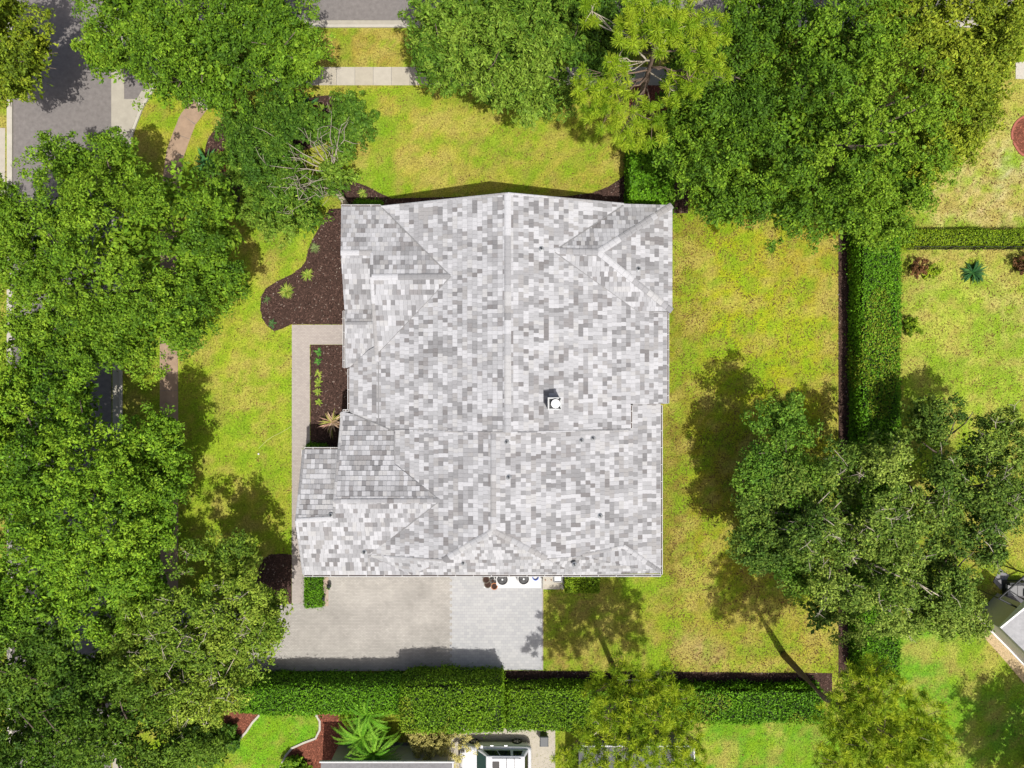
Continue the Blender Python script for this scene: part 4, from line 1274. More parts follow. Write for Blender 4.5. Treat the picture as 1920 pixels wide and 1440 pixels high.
hedge('tiny hedge in the dark mulch corner by the front path', wx(574,0.6), wx(610,0.6), wy(850,0.6), wy(834,0.6), 0.6, 'hedge', 11, dens=420, leaf=(0.11, 0.5))

# ------------------------------------------------------------------ shrubs and rosettes
def shrub(label, px, py, r, h, pal, seed, clumps=40, per=40, leaf=(0.13, 0.5), clump_r=0.22, name='shrub', group=None, thin=0.0):
    rng = np.random.default_rng(4000+seed)
    root = thing(name, W(px, py), label, 'shrub', group)
    v = W(px, py); s = r/PPM
    Q, Nn, Lf, Wf, col, P = crown_leaves(rng, [(v.x, v.y, h*0.55, s, s, h*0.5)], clumps, clump_r, per, leaf, pal, thin, 0.1)
    leaf_mesh('foliage', Q, Nn, Lf, Wf, col, M['leaf'], root, rng, bend=0.06)
    m = MB()
    for i in range(6):
        e = Vector(P[i % len(P)]); m.tube([Vector((v.x, v.y, -0.05)), Vector((v.x, v.y, 0)).lerp(e, 0.5), e], [0.03, 0.02, 0.008], 5)
    m.build('stems', M['bark'], root)
    return root

def rosette(label, px, py, n, length, width, seed, cols, tilt=(0.3, 1.1), name='rosette_plant', cat='plant', group=None, z=0.02):
    """n strap leaves arching from one base, each a folded strip"""
    rng = np.random.default_rng(5000+seed)
    root = thing(name, W(px, py), label, cat, group)
    b = W(px, py, z)
    vv, ff, cc = [], [], []
    cols = np.array(cols)
    for i in range(n):
        az = rng.uniform(0, 2*math.pi); el = rng.uniform(*tilt); L = length*rng.uniform(0.7, 1.15)
        c = cols[rng.integers(len(cols))]*rng.uniform(0.75, 1.25)
        side = Vector((-math.sin(az), math.cos(az), 0))
        p = b + Vector((rng.normal()*0.04, rng.normal()*0.04, 0)); e = el
        k = 5; b0 = len(vv)
        for j in range(k+1):
            t = j/k
            w = width*(0.45 + 1.1*t*(1-t)*2)*(1-t**3)*0.5 + 0.004
            vv += [p - side*w + Vector((0,0,w*0.35)), p, p + side*w + Vector((0,0,w*0.35))]
            cc += [c]*3
            p = p + Vector((math.cos(az)*math.cos(e), math.sin(az)*math.cos(e), math.sin(e)))*(L/k)
            e -= rng.uniform(0.18, 0.34)
        for j in range(k):
            q = b0 + j*3
            ff += [(q, q+1, q+4, q+3), (q+1, q+2, q+5, q+4)]
    py_mesh('leaves', vv, ff, M['leaf'], root, col=cc)
    MB().cyl((b.x, b.y), 0.05, 0.03, 0, 0.1, 8).build('crown_base', M['bark'], root)
    return root

LIME = [(0.22,0.30,0.04),(0.16,0.25,0.03),(0.30,0.34,0.06)]
GREENL = [(0.05,0.16,0.03),(0.08,0.22,0.03),(0.11,0.24,0.05)]
SPIKE = [(0.04,0.14,0.04),(0.07,0.20,0.05),(0.05,0.17,0.04)]
REDL = [(0.30,0.05,0.04),(0.40,0.09,0.06),(0.22,0.04,0.04)]
rosette('largest lime grass clump in the mulch bed left of the house', 538, 546, 75, 0.62, 0.05, 1, LIME, name='grass_clump')
rosette('middle lime grass clump in the curved mulch bed', 577, 515, 65, 0.52, 0.05, 2, LIME, name='grass_clump')
rosette('upper pale green clump in the curved mulch bed', 591, 466, 45, 0.42, 0.045, 3, [(0.14,0.2,0.06),(0.18,0.22,0.08)], name='grass_clump')
rosette('faint green sprout at the left edge of the curved mulch bed', 501, 562, 22, 0.34, 0.04, 4, [(0.08,0.13,0.04),(0.1,0.15,0.05)], name='grass_clump')
rosette('dark green sprout at the lower tip of the curved mulch bed', 511, 607, 30, 0.4, 0.05, 5, [(0.05,0.12,0.04),(0.07,0.14,0.04)], name='grass_clump')
rosette('lone lime clump beside the shrub row at the north-west corner', 680, 363, 40, 0.42, 0.05, 6, LIME, name='grass_clump')
for i, (yy, lab, rr, cc_) in enumerate([(660,'first from the top',0.34,GREENL),(678,'second from the top',0.34,GREENL),(700,'third from the top',0.34,LIME),(718,'fourth and widest',0.42,LIME),(735,'fifth from the top',0.36,LIME),(754,'last and smallest',0.28,LIME)]):
    rosette('small bedding plant by the front path, %s in the row' % lab, 597+(i % 2)*1.5, yy, 22, rr, 0.09, 10+i, cc_, name='bedding_plant', group='bedding plants in a row')
rosette('tan and green spiky cordyline in the narrow mulch bed', 624, 792, 44, 1.05, 0.11, 20, [(0.45,0.27,0.2),(0.4,0.28,0.16),(0.5,0.36,0.25),(0.25,0.24,0.06)], tilt=(0.35, 1.2), name='cordyline')
rosette('spiky green bird-of-paradise at the left of the front tree', 470, 235, 46, 1.5, 0.17, 21, SPIKE, tilt=(0.5, 1.25), name='strap_leaf_plant')
rosette('spiky green plant beside the red bromeliad near the big left oak', 393, 310, 46, 1.4, 0.17, 22, SPIKE, tilt=(0.5, 1.25), name='strap_leaf_plant')
rosette('spiky green plant at the top edge of the planting bed', 575, 208, 40, 1.4, 0.16, 23, SPIKE, tilt=(0.5, 1.25), name='strap_leaf_plant')
rosette('dark spiky plant in the planting bed between bird-of-paradise clumps', 525, 212, 36, 1.3, 0.16, 24, SPIKE, tilt=(0.4, 1.2), name='strap_leaf_plant')
for i, (x, y, lab) in enumerate([(415,296,'red bromeliad beside the big left oak, upper of two'),(420,312,'red bromeliad beside the big left oak, lower of two'),(600,223,'red bromeliad behind the front tree branches'),(588,205,'orange-red bromeliad at the top edge of the bed')]):
    rosette(lab, x, y, 26, 0.55, 0.1, 30+i, REDL, tilt=(0.3, 1.2), name='bromeliad', group='red bromeliads')
shrub('reddish brown leafy shrub left of the lime shrub, neighbouring lawn', 1713, 506, 17, 0.9, 'red', 1, clumps=36)
shrub('small lime green shrub beside the reddish one, neighbouring lawn', 1741, 513, 15, 0.5, 'hedgey', 2, clumps=26, thin=0.3)
rosette('dark green spiky shrub alone on the neighbouring lawn', 1822, 511, 70, 0.95, 0.12, 40, [(0.02,0.08,0.02),(0.05,0.14,0.03),(0.03,0.10,0.03)], name='spiky_shrub', cat='shrub')
shrub('brown-red round shrub cut by the right edge below the fence', 1912, 497, 22, 1.0, 'red', 3, clumps=50)
shrub('yellow-green shrub at the foot of the long right hedge', 1704, 612, 16, 0.6, 'hedgey', 4, clumps=30)
shrub('straw-coloured bushy shrub in front of the white car', 826, 1366, 55, 1.9, 'straw', 5, clumps=300, per=60, leaf=(0.13, 0.3), clump_r=0.3)
shrub('low leafy shrub at the end of the S-shaped edging', 560, 1432, 26, 0.9, 'bright', 6, clumps=60, leaf=(0.2, 0.5), clump_r=0.28)
shrub('white-flowered green shrub beside the small green lawn', 432, 1378, 26, 1.0, 'deep', 7, clumps=80, leaf=(0.16, 0.5), clump_r=0.28)
shrub('yellow-green shrub in the red mulch by the palms', 655, 1338, 14, 0.7, 'hedgey', 8, clumps=26)

def palm(label, px, py, n, L, seed, z0=0.6, cols=((0.10,0.27,0.015),(0.15,0.35,0.02),(0.21,0.41,0.035))):
    """feathery fronds with leaflets on both sides of an arching rib"""
    rng = np.random.default_rng(6000+seed)
    root = thing('feather_palm', W(px, py), label, 'palm')
    b = W(px, py)
    MB().tube([b - Vector((0,0,0.1)), b + Vector((0.03,0,z0))], [0.16, 0.11], 9).build('trunk', M['bark'], root)
    cols = np.array(cols)
    for i in range(n):
        az = i*2.399 + rng.normal()*0.2; el = rng.uniform(0.25, 1.45); Lf = L*rng.uniform(0.6, 1.15)
        c = cols[rng.integers(3)]*rng.uniform(0.8, 1.2)
        p = b + Vector((0, 0, z0)); e = el; vv, ff, cc = [], [], []
        side = Vector((-math.sin(az), math.cos(az), 0))
        K = 34
        rib = []
        for j in range(K+1):
            rib.append(p.copy())
            p = p + Vector((math.cos(az)*math.cos(e), math.sin(az)*math.cos(e), math.sin(e)))*(Lf/K)
            e -= 0.055
        m = MB().tube(rib[::6], [0.018, 0.015, 0.012, 0.009, 0.006, 0.004][:len(rib[::6])], 4)
        vv = list(m.v); ff = list(m.f); cc = [c*1.1]*len(vv)
        for j in range(3, K):
            t = j/K; ll = 0.12*math.sin(math.pi*(0.12+0.8*t))*rng.uniform(0.85, 1.15)
            fw = (rib[j+1]-rib[j]).normalized()
            for sg in (-1, 1):
                dr = (side*sg*0.85 + fw*0.6 + Vector((0,0,0.25*rng.normal()+0.15))).normalized()
                a = rib[j]; tip = a + dr*ll; md = a + dr*ll*0.45
                b0 = len(vv)
                vv += [a, md + fw*0.022, tip, md - fw*0.022]; ff.append((b0, b0+1, b0+2, b0+3)); cc += [c*rng.uniform(0.8, 1.2)]*4
        py_mesh('frond', vv, ff, M['leaf'], root, col=cc)
    return root
palm('feathery palm with fronds over the dark hedge, upper of the cluster', 700, 1315, 44, 2.0, 1, 1.9)
palm('bright feathery palm at the bottom, left of the straw shrub', 690, 1358, 80, 2.4, 2, 1.7)
palm('feathery palm hanging over the grey roof edge', 712, 1384, 70, 2.3, 3, 2.0)

# ------------------------------------------------------------------ fence behind the right-hand lawn
fence = thing('metal_fence', W(1800,467), 'black metal picket fence below the thin hedge, right edge', 'fence')
fy = wy(468, 0)
fx0, fx1 = wx(1697, 0), wx(1990, 0)
for z in (0.15, 1.05): MB().box(fx0, fx1, fy-0.015, fy+0.015, z, z+0.035).build('rail', M['dark_metal'], fence)
npk = int((fx1-fx0)/0.12)
me = MB().box(-0.008, 0.008, -0.008, 0.008, 0.02, 1.12); pk = None
for i in range(npk):
    x = fx0 + (i+0.5)*(fx1-fx0)/npk
    if pk is None:
        pk = me.build('picket', M['dark_metal'], fence); pk.location = Vector((x, fy, 0)) - fence.location
    else:
        c = pk.copy(); COL.objects.link(c); c.location = Vector((x, fy, 0)) - fence.location
for i in range(6):
    x = fx0 + i*1.95 + 0.9
    MB().box(x-0.03, x+0.03, fy-0.03, fy+0.03, -0.05, 1.2).build('post', M['dark_metal'], fence)

# ------------------------------------------------------------------ utilities under the south eave
pad = tag(MB().prism([W(*p)[:2] for p in [(907,1102),(1014,1102),(1014,1050),(907,1050)]], -0.05, 0.1).build('equipment_pad', M['padwhite']), 'white concrete pad carrying the two air conditioners', 'pad')
pad2 = tag(MB().prism([W(*p)[:2] for p in [(1017.5,1104),(1058,1104),(1058,1050),(1017.5,1050)]], -0.05, 0.12).build('equipment_pad', M['concrete']), 'small concrete pad with utility boxes at the court edge', 'pad')
def ac_unit(label, px, py):
    v = W(px, py, 0.95)
    root = thing('air_conditioner', (v.x, v.y, 0.1), label, 'air conditioner', 'air conditioners under the eave')
    m = MB(); r = 0.42; pts_ = []
    for (sx, sy) in ((1,1),(-1,1),(-1,-1),(1,-1)):
        for k in range(4):
            a = math.atan2(sy, sx) - math.pi/4 + k*math.pi/6
            pts_.append((v.x + sx*(r-0.1) + 0.1*math.cos(a), v.y + sy*(r-0.1) + 0.1*math.sin(a)))
    m.prism(pts_, 0.1, 0.9); m.build('cabinet', M['gutterwhite'], root)
    MB().lathe((v.x, v.y, 0.9), [(0.36,0),(0.36,0.03),(0.33,0.045),(0.30,0.03),(0.30,0.004)], 28).build('fan_ring', M['fan'], root)
    for k in range(4):
        a = k*math.pi/2 + 0.4
        c = Vector((v.x, v.y, 0.925)); dr = Vector((math.cos(a), math.sin(a), 0)); sd = Vector((-dr.y, dr.x, 0))
        MB().hexa([c+dr*0.05-sd*0.03, c+dr*0.05+sd*0.03, c+dr*0.27+sd*0.1, c+dr*0.27-sd*0.05], [c+dr*0.05-sd*0.03+Vector((0,0,0.01)), c+dr*0.05+sd*0.03+Vector((0,0,0.012)), c+dr*0.27+sd*0.1+Vector((0,0,0.02)), c+dr*0.27-sd*0.05+Vector((0,0,0.01))]).build('fan_blade', M['fan'], root)
    MB().cyl((v.x, v.y), 0.07, 0.06, 0.905, 0.945, 14).build('fan_hub', M['grey_metal'], root)
ac_unit('white air conditioner nearer the terracotta pot', 942, 1087)
ac_unit('white air conditioner nearer the utility boxes', 982, 1086)
def pot(label, px, py, r, h, mat, name='plant_pot', zb=0.1):
    v = W(px, py)
    root = thing(name, (v.x, v.y, zb), label, 'pot', 'pots on the pad')
    MB().lathe((v.x, v.y, zb), [(r*0.65,0),(r*0.95,h*0.6),(r,h*0.9),(r*1.06,h*0.92),(r*1.06,h),(r*0.88,h),(r*0.84,h*0.86),(0.02,h*0.85)], 20).build('vessel', M[mat], root)
    MB().cyl((v.x, v.y), r*0.8, r*0.8, zb+h*0.86, zb+h*0.89, 16).build('soil', M['mulch'], root)
pot('upper bronze pot at the left end of the pad', 912, 1083, 0.24, 0.45, 'bronze')
pot('lower bronze pot in front of the other bronze pot', 915, 1092, 0.25, 0.4, 'bronze')
pot('terracotta pot overlapping the front of the pad', 927, 1096, 0.23, 0.35, 'terracotta')
pot('small dark pot between bronze and terracotta pots', 924, 1086, 0.13, 0.3, 'greyplastic')
ub = thing('utility_box', W(1028,1085), 'beige utility box with two dark knobs', 'utility box')
v = W(1028,1087,0.75); MB().box(v.x-0.33, v.x+0.33, v.y-0.28, v.y+0.4, 0.12, 0.75).build('cabinet', M['beige'], ub)
MB().box(v.x-0.37, v.x+0.37, v.y-0.32, v.y+0.44, 0.751, 0.79).build('lid', M['kerb'], ub)
for s_ in (-0.2, 0.2): MB().cyl((v.x+s_, v.y), 0.045, 0.045, 0.79, 0.84, 10).build('knob', M['wood'], ub)
ub = thing('utility_box', W(1045,1083), 'grey metal utility box with a pale recessed top', 'utility box')
v = W(1046,1084,0.9); MB().box(v.x-0.28, v.x+0.28, v.y-0.27, v.y+0.4, 0.12, 0.85).build('cabinet', M['grey_metal'], ub)
m = MB(); m.box(v.x-0.3, v.x+0.3, v.y-0.29, v.y-0.22, 0.851, 0.93); m.box(v.x-0.3, v.x+0.3, v.y+0.3, v.y+0.42, 0.851, 0.93); m.box(v.x-0.3, v.x-0.22, v.y-0.22, v.y+0.3, 0.851, 0.93); m.box(v.x+0.22, v.x+0.3, v.y-0.22, v.y+0.3, 0.851, 0.93)
m.build('rim', M['flashing'], ub); MB().box(v.x-0.2, v.x+0.2, v.y-0.2, v.y+0.28, 0.851, 0.87).build('panel', M['white'], ub)
bh = thing('hose_reel', W(1004,1079), 'blue coiled hose on the pad under the eave', 'hose reel')
v = W(1004,1081)
for k_ in range(3):
    pts_ = [(v.x+0.2*math.cos(a*0.4), v.y+0.2*math.sin(a*0.4), 0.14+0.05*k_) for a in range(17)]
    MB().tube(pts_, [0.03]*17, 6).build('coil', M['blue'], bh)
ho = MB().tube([W(485,841,0.05), W(492,834,0.05), W(500,826,0.05), W(512,818,0.05), W(525,812,0.05), W(537,805,0.05), W(548,798,0.05)], [0.013]*7, 6).build('garden_hose', M['hose'])
tag(ho, 'thin pale hose lying on the front lawn beside the path', 'hose')
sp = MB().lathe(W(485,851), [(0.06,0.0),(0.06,0.05),(0.03,0.07),(0.01,0.08)], 10).build('sprinkler_head', M['white']); tag(sp, 'small white sprinkler head in the front lawn', 'sprinkler')
st = tag(MB().prism([W(*p)[:2] for p in [(605,1136),(616,1136),(616,1050),(605,1050)]], -0.03, 0.06).build('edging_strip', plain('pinkish concrete', alb(206,184,168), 0.9, noise=0.1, nscale=4)), 'pinkish concrete strip beside the small square hedge', 'edging')
def path_light(label, px, py):
    v = W(px, py); root = thing('path_light', v, label, 'light', 'path lights by the garage')
    MB().cyl((v.x, v.y), 0.02, 0.02, 0, 0.5, 8).build('stake', M['dark_metal'], root)
    MB().lathe((v.x, v.y, 0.42), [(0.06,0),(0.06,0.08),(0.14,0.1),(0.02,0.18)], 14).build('shade', M['dark_metal'], root)
path_light('dark path light nearer the garage wall', 620, 1096); path_light('dark path light at the end of the pinkish strip', 609, 1119)
rb = shrub('tiny dark shrub under the south-west eave', 619, 1098, 4, 0.4, 'dark', 31, clumps=6, per=25, leaf=(0.09,0.5), clump_r=0.1)

# ------------------------------------------------------------------ neighbours at the bottom
paved('neighbour_driveway', [(845,1366),(1041,1366),(1041,1800),(845,1800)], 0.02, M['concrete'])
def nb_house(label, x0, x1, y0, y1, mat, rise, zz=3.0):
    A = W(x0, y0, zz); B = W(x1, y1, zz)
    root = thing('neighbour_house', ((A.x+B.x)/2, (A.y+B.y)/2, 0), label, 'house')
    MB().box(A.x+0.4, B.x-0.4, B.y+0.4, A.y-0.4, -0.1, zz-0.2).build('wall', M['stucco'], root)
    ym = (A.y+B.y)/2
    MB().hexa([(A.x,ym,zz-0.15),(B.x,ym,zz-0.15),(B.x,A.y,zz-0.15),(A.x,A.y,zz-0.15)], [(A.x,ym,zz+rise),(B.x,ym,zz+rise),(B.x,A.y,zz),(A.x,A.y,zz)]).build('roof', M[mat], root)
    MB().hexa([(A.x,B.y,zz-0.15),(B.x,B.y,zz-0.15),(B.x,ym-0.002,zz-0.15),(A.x,ym-0.002,zz-0.15)], [(A.x,B.y,zz),(B.x,B.y,zz),(B.x,ym-0.002,zz+rise),(A.x,ym-0.002,zz+rise)]).build('roof', M[mat], root)
    MB().box(A.x-0.1, B.x+0.12, A.y+0.001, A.y+0.09, zz-0.12, zz+0.05).build('gutter', M['gutterwhite'], root)
    MB().box(B.x+0.001, B.x+0.09, B.y, A.y, zz-0.12, zz+0.06).build('gutter', M['gutterwhite'], root)
    return root
nb_house('grey-roofed neighbouring house at the bottom edge under the palms', 602, 848, 1430, 1800, 'greyroof', 1.6)
nb_house('dark grey roof under the bushy pine at the bottom edge', 1085, 1300, 1400, 1800, 'slate', 1.2)
tag(poly_obj('patio', [(618,1440),(646,1392),(775,1392),(775,1440)], 0.02, M['slate']), kind='structure')
tb = thing('trash_bin', W(1020,1380), 'grey wheeled bin standing behind the white car', 'bin')
v = W(1019,1378); MB().hexa([(v.x-0.22,v.y-0.25,0.08),(v.x+0.22,v.y-0.25,0.08),(v.x+0.22,v.y+0.25,0.08),(v.x-0.22,v.y+0.25,0.08)],[(v.x-0.28,v.y-0.32,0.95),(v.x+0.28,v.y-0.32,0.95),(v.x+0.28,v.y+0.32,0.95),(v.x-0.28,v.y+0.32,0.95)]).build('body', M['greyplastic'], tb)
MB().hexa([(v.x-0.3,v.y-0.34,0.951),(v.x+0.3,v.y-0.34,0.951),(v.x+0.3,v.y+0.36,0.951),(v.x-0.3,v.y+0.36,0.951)],[(v.x-0.24,v.y-0.28,1.04),(v.x+0.24,v.y-0.28,1.04),(v.x+0.24,v.y+0.32,1.02),(v.x-0.24,v.y+0.32,1.02)]).build('lid', M['greyplastic'], tb)

def suv():
    cx, cy = -1.12, -25.62
    root = thing('suv', (cx, cy, 0), 'white SUV with roof rails and sunroof parked at the bottom edge', 'car')
    # body: stations along x (front is -x)
    ST = [(-2.46,0.62,0.42,0.72),(-2.40,0.80,0.36,0.86),(-2.2,0.92,0.3,0.98),(-1.85,0.97,0.28,1.04),(-1.3,0.99,0.28,1.10),(-0.5,0.99,0.28,1.12),(0.6,0.99,0.28,1.13),(1.6,0.98,0.28,1.14),(2.15,0.95,0.3,1.14),(2.36,0.86,0.36,1.08),(2.44,0.74,0.42,0.95)]
    V = []; F = []
    prof = lambda w, zb, zt: [(0,zt),(w*0.5,zt-0.005),(w*0.80,zt-0.03),(w*0.93,zt-0.09),(w*0.985,zt-0.22),(w,zb+0.38),(w*0.985,zb+0.14),(w*0.93,zb),(0,zb)]
    for (x, w, zb, zt) in ST:
        h_ = prof(w, zb, zt)
        ring = [(cx+x, cy+y, z) for (y, z) in h_] + [(cx+x, cy-y, z) for (y, z) in h_[-2:0:-1]]
        V += ring
    n = 16
    for i in range(len(ST)-1):
        F += [(i*n+j, i*n+(j+1) % n, (i+1)*n+(j+1) % n, (i+1)*n+j) for j in range(n)]
    F += [tuple(range(n))[::-1], tuple(range((len(ST)-1)*n, len(ST)*n))]
    py_mesh('body', V, [f[::-1] for f in F], M['carwhite'], root, smooth=True)
    # cabin shell
    zb, zt = 1.10, 1.74
    bl = [(-1.32,0.86),(2.26,0.86)]
    B4 = [(cx-1.32,cy-0.88,zb),(cx+2.28,cy-0.86,zb),(cx+2.28,cy+0.86,zb),(cx-1.32,cy+0.88,zb)]
    T4 = [(cx-0.58,cy-0.66,zt-0.03),(cx+1.95,cy-0.64,zt-0.03),(cx+1.95,cy+0.64,zt-0.03),(cx-0.58,cy+0.66,zt-0.03)]
    cb = MB().hexa(B4, T4).build('cabin', M['carwhite'], root)
    bv = cb.modifiers.new('edge', 'BEVEL'); bv.width = 0.11; bv.segments = 4
    MB().hexa([(a, b_, z+0.001) for a, b_, z in T4], [(cx-0.42,cy-0.52,zt+0.04),(cx+1.8,cy-0.5,zt+0.04),(cx+1.8,cy+0.5,zt+0.04),(cx-0.42,cy+0.52,zt+0.04)]).build('roof_panel', M['carwhite'], root)
    def pane(name, q, mat, off):
        q = [Vector(a) for a in q]
        nn = (q[1]-q[0]).cross(q[3]-q[0]).normalized()
        if nn.dot(Vector(off)) < 0: nn = -nn
        return MB().hexa([p + nn*0.002 for p in q], [p + nn*0.012 for p in q]).build(name, M[mat], root)
    lerp = lambda a, b, t: tuple(a[i]+(b[i]-a[i])*t for i in range(3))
    def quad(b0, b1, t1, t0, u0, u1, v0, v1):
        P = lambda u, v: lerp(lerp(b0, b1, u), lerp(t0, t1, u), v)
        return [P(u0,v0), P(u1,v0), P(u1,v1), P(u0,v1)]
    pane('windshield', quad(B4[0],B4[3],T4[3],T4[0],0.05,0.95,0.08,0.95), 'screenglass', (-1,0,1))
    pane('rear_window', quad(B4[1],B4[2],T4[2],T4[1],0.08,0.92,0.2,0.92), 'glass', (1,0,1))
    for (b0, b1, t0, t1, o_) in ((B4[3],B4[2],T4[3],T4[2],(0,1,0.5)), (B4[0],B4[1],T4[0],T4[1],(0,-1,0.5))):
        pane('side_window', quad(b0,b1,t1,t0,0.10,0.36,0.25,0.9), 'glass', o_)
        pane('side_window', quad(b0,b1,t1,t0,0.38,0.64,0.25,0.9), 'glass', o_)
        pane('side_window', quad(b0,b1,t1,t0,0.70,0.90,0.28,0.88), 'glass', o_)
    MB().box(cx-0.2, cx+0.28, cy-0.36, cy+0.36, zt+0.041, zt+0.05).build('sunroof', M['glass'], root)
    for s_ in (-1, 1):
        m = MB(); m.tube([(cx-0.2,cy+s_*0.57,zt+0.03),(cx-0.1,cy+s_*0.57,zt+0.09),(cx+1.6,cy+s_*0.55,zt+0.09),(cx+1.7,cy+s_*0.55,zt+0.03)], [0.018]*4, 6)
        m.build('roof_rail', M['dark_metal'], root)
        MB().hexa([(cx-1.02,cy+s_*0.95,1.08),(cx-0.85,cy+s_*0.95,1.08),(cx-0.85,cy+s_*1.13,1.08),(cx-1.0,cy+s_*1.13,1.08)],[(cx-1.02,cy+s_*0.95,1.24),(cx-0.85,cy+s_*0.95,1.24),(cx-0.87,cy+s_*1.13,1.22),(cx-1.0,cy+s_*1.13,1.22)]).build('side_mirror', M['carwhite'], root)
        MB().hexa([(cx-2.36,cy+s_*0.55-0.12,0.78),(cx-2.15,cy+s_*0.7-0.15,0.80),(cx-2.15,cy+s_*0.7+0.15,0.80),(cx-2.36,cy+s_*0.55+0.15,0.78)],[(cx-2.38,cy+s_*0.55-0.12,0.88),(cx-2.1,cy+s_*0.7-0.15,1.015),(cx-2.1,cy+s_*0.7+0.13,1.0),(cx-2.36,cy+s_*0.55+0.15,0.87)]).build('headlight', M['rim'], root)
        for hx in (-0.35, 0.6): MB().box(cx+hx, cx+hx+0.2, cy+s_*0.985-0.02, cy+s_*0.985+0.025, 0.93, 0.965).build('door_handle', M['rim'], root)
        for wx_ in (-1.5, 1.45):
            w = MB(); nn = 24
            yc = cy+s_*0.9
            def ringv(r, y): return [(cx+wx_+r*math.cos(2*math.pi*k/nn), y, 0.36+r*math.sin(2*math.pi*k/nn)) for k in range(nn)]
            rr = [(0.24,yc-0.12*s_),(0.35,yc-0.11*s_),(0.36,yc),(0.35,yc+0.11*s_),(0.25,yc+0.125*s_)]
            VV = []
            for r_, y_ in rr: VV += ringv(r_, y_)
            FF = []
            for a in range(len(rr)-1): FF += [(a*nn+k, a*nn+(k+1) % nn, (a+1)*nn+(k+1) % nn, (a+1)*nn+k) for k in range(nn)]
            wheel = py_mesh('wheel', VV, FF + [tuple(range(nn))], M['rubber'], root)
            w = MB()
            for k in range(5):
                a = k*2*math.pi/5; c_ = math.cos(a); sn = math.sin(a)
                p0 = Vector((cx+wx_, yc+0.11*s_, 0.36)); dr = Vector((c_, 0, sn)); sd = Vector((-sn, 0, c_)); yv = Vector((0, 0.012*s_, 0))
                w.hexa([p0+dr*0.03-sd*0.03-yv, p0+dr*0.03+sd*0.03-yv, p0+dr*0.25+sd*0.05-yv, p0+dr*0.25-sd*0.05-yv],[p0+dr*0.03-sd*0.03+yv, p0+dr*0.03+sd*0.03+yv, p0+dr*0.25+sd*0.05+yv, p0+dr*0.25-sd*0.05+yv])
            w.build('rim', M['rim'], wheel)
    for xx in (0.75, 1.25):
        MB().box(cx+xx, cx+xx+0.04, cy-0.54, cy+0.54, zt+0.075, zt+0.1).build('cross_bar', M['dark_metal'], root)
suv()

# ------------------------------------------------------------------ neighbour with a screened patio, right edge
paved('gravel_border', [(1836,1163),(1858,1172),(1925,1252),(1960,1290),(1960,1330),(1915,1275),(1885,1240),(1845,1195)], 0.02, M['gravel'])
paved('gravel_border', smooth_px([(1795,1150),(1803,1143),(1820,1152),(1827,1165),(1815,1172),(1800,1165)], 4), 0.02, M['gravel'])
eb = tag(MB().ribbon([W(*p)[:2] for p in [(1834,1160),(1858,1184),(1890,1216),(1960,1290)]], 0.05, 0.05, -0.02, 0.12).build('garden_edging', M['white']), 'straight white edging between gravel strip and dark patio', 'edging')
tag(poly_obj('patio', [(1838,1158),(1880,1118),(1960,1040),(1990,1240),(1960,1286)], 0.03, M['slate']), kind='structure')  # patio in shadow; the shade is part of its dark stone colour
tag(poly_obj('patio', [(1862,1090),(1874,1066),(1892,1078),(1876,1106)], 0.035, M['greyroof']), kind='structure')
nr = thing('neighbour_house', W(1990,1190), 'pale-roofed neighbouring house corner at the right edge', 'house')
q = [W(1877,1178,3.0), W(1925,1128,3.0), W(2060,1260,3.0), W(2010,1310,3.0)]
MB().hexa([p - Vector((0,0,0.2)) for p in q][::-1], [q[3]+Vector((0,0,0.2)), q[2]+Vector((0,0,0.6)), q[1]+Vector((0,0,0.4)), q[0]]).build('roof', M['paleroof'], nr)
cen = sum(q, Vector())/4
MB().prism([(cen+(p-cen)*0.9)[:2] for p in q][::-1], -0.1, 2.79).build('wall', M['stucco'], nr)
dq = (q[1]-q[0]).normalized(); nq = Vector((-dq.y, dq.x, 0))*0.1
MB().hexa([q[0]-Vector((0,0,0.12)), q[1]-Vector((0,0,0.12)), q[1]+nq-Vector((0,0,0.12)), q[0]+nq-Vector((0,0,0.12))],[q[0]+Vector((0,0,0.03)), q[1]+Vector((0,0,0.43)), q[1]+nq+Vector((0,0,0.43)), q[0]+nq+Vector((0,0,0.03))]).build('gutter', M['white'], nr)
cage = thing('pool_cage', W(1920,1100), 'black framed patio enclosure at the right edge', 'enclosure')
cz = 2.6
cp = [W(1873,1122,cz), W(1925,1076,cz), W(1975,1120,cz), W(1915,1143,cz)]
for a, b in ((0,1),(0,3),(1,2),(3,2)):
    MB().tube([cp[a], cp[b]], [0.06, 0.06], 6).build('beam', M['dark_metal'], cage)
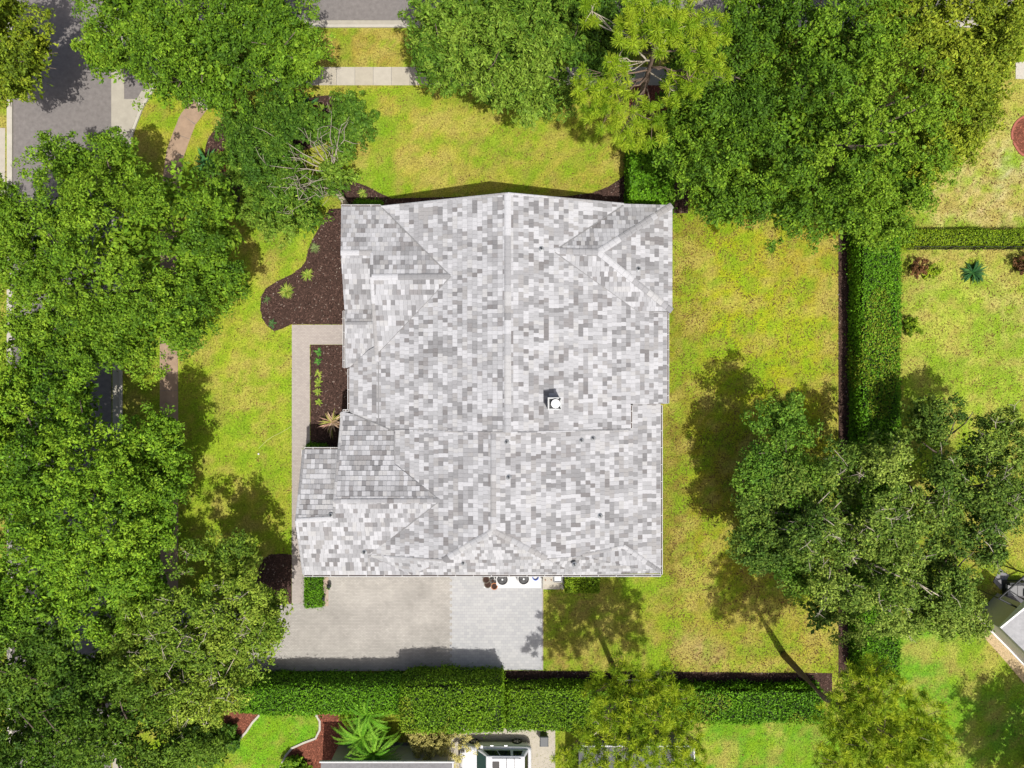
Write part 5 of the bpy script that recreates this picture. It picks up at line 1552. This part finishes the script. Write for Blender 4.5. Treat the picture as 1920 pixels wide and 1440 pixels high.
for p in cp[:2] + cp[3:]:
    MB().tube([Vector((p.x, p.y, -0.1)), p], [0.05, 0.05], 6).build('post', M['dark_metal'], cage)
for t in (0.35, 0.7):
    MB().tube([cp[0].lerp(cp[1], t), cp[3].lerp(cp[2], t)], [0.035, 0.035], 6).build('beam', M['dark_metal'], cage)
sf = thing('outdoor_sofa', W(1900,1105), 'dark outdoor sofa with pale cushions inside the patio enclosure', 'sofa')
v = W(1903,1103); MB().box(v.x-0.9, v.x+0.5, v.y-0.4, v.y+0.4, 0.03, 0.4).build('base', M['dark_metal'], sf)
MB().box(v.x-0.9, v.x+0.5, v.y+0.401, v.y+0.6, 0.03, 0.8).build('backrest', M['dark_metal'], sf)
for k_ in range(2): MB().box(v.x-0.85+0.68*k_, v.x-0.2+0.68*k_, v.y-0.38, v.y+0.36, 0.401, 0.52).build('cushion', M['flashing'], sf)
tbv = W(1917,1112)
tt = thing('patio_table', tbv, 'reddish brown wooden table on the dark patio', 'table')
MB().box(tbv.x-0.3, tbv.x+0.6, tbv.y-0.3, tbv.y+0.4, 0.68, 0.74).build('table_top', M['wood'], tt)
for (a, b) in ((-0.25,-0.25),(0.55,-0.25),(0.55,0.35),(-0.25,0.35)): MB().box(tbv.x+a-0.03, tbv.x+a+0.03, tbv.y+b-0.03, tbv.y+b+0.03, 0.03, 0.679).build('leg', M['wood'], tt)
gr = thing('grill', W(1870,1134), 'dark covered grill beside the gravel strip', 'grill')
v = W(1870,1134); MB().box(v.x-0.35, v.x+0.35, v.y-0.25, v.y+0.25, 0.03, 0.8).build('cabinet', M['dark_metal'], gr)
MB().hexa([(v.x-0.38,v.y-0.28,0.801),(v.x+0.38,v.y-0.28,0.801),(v.x+0.38,v.y+0.28,0.801),(v.x-0.38,v.y+0.28,0.801)],[(v.x-0.3,v.y-0.12,1.1),(v.x+0.3,v.y-0.12,1.1),(v.x+0.3,v.y+0.2,1.1),(v.x-0.3,v.y+0.2,1.1)]).build('lid', M['greyplastic'], gr)
paved('neighbour_patio', [(1904,118),(1960,110),(1960,150),(1904,148)], 0.03, M['kerb'])
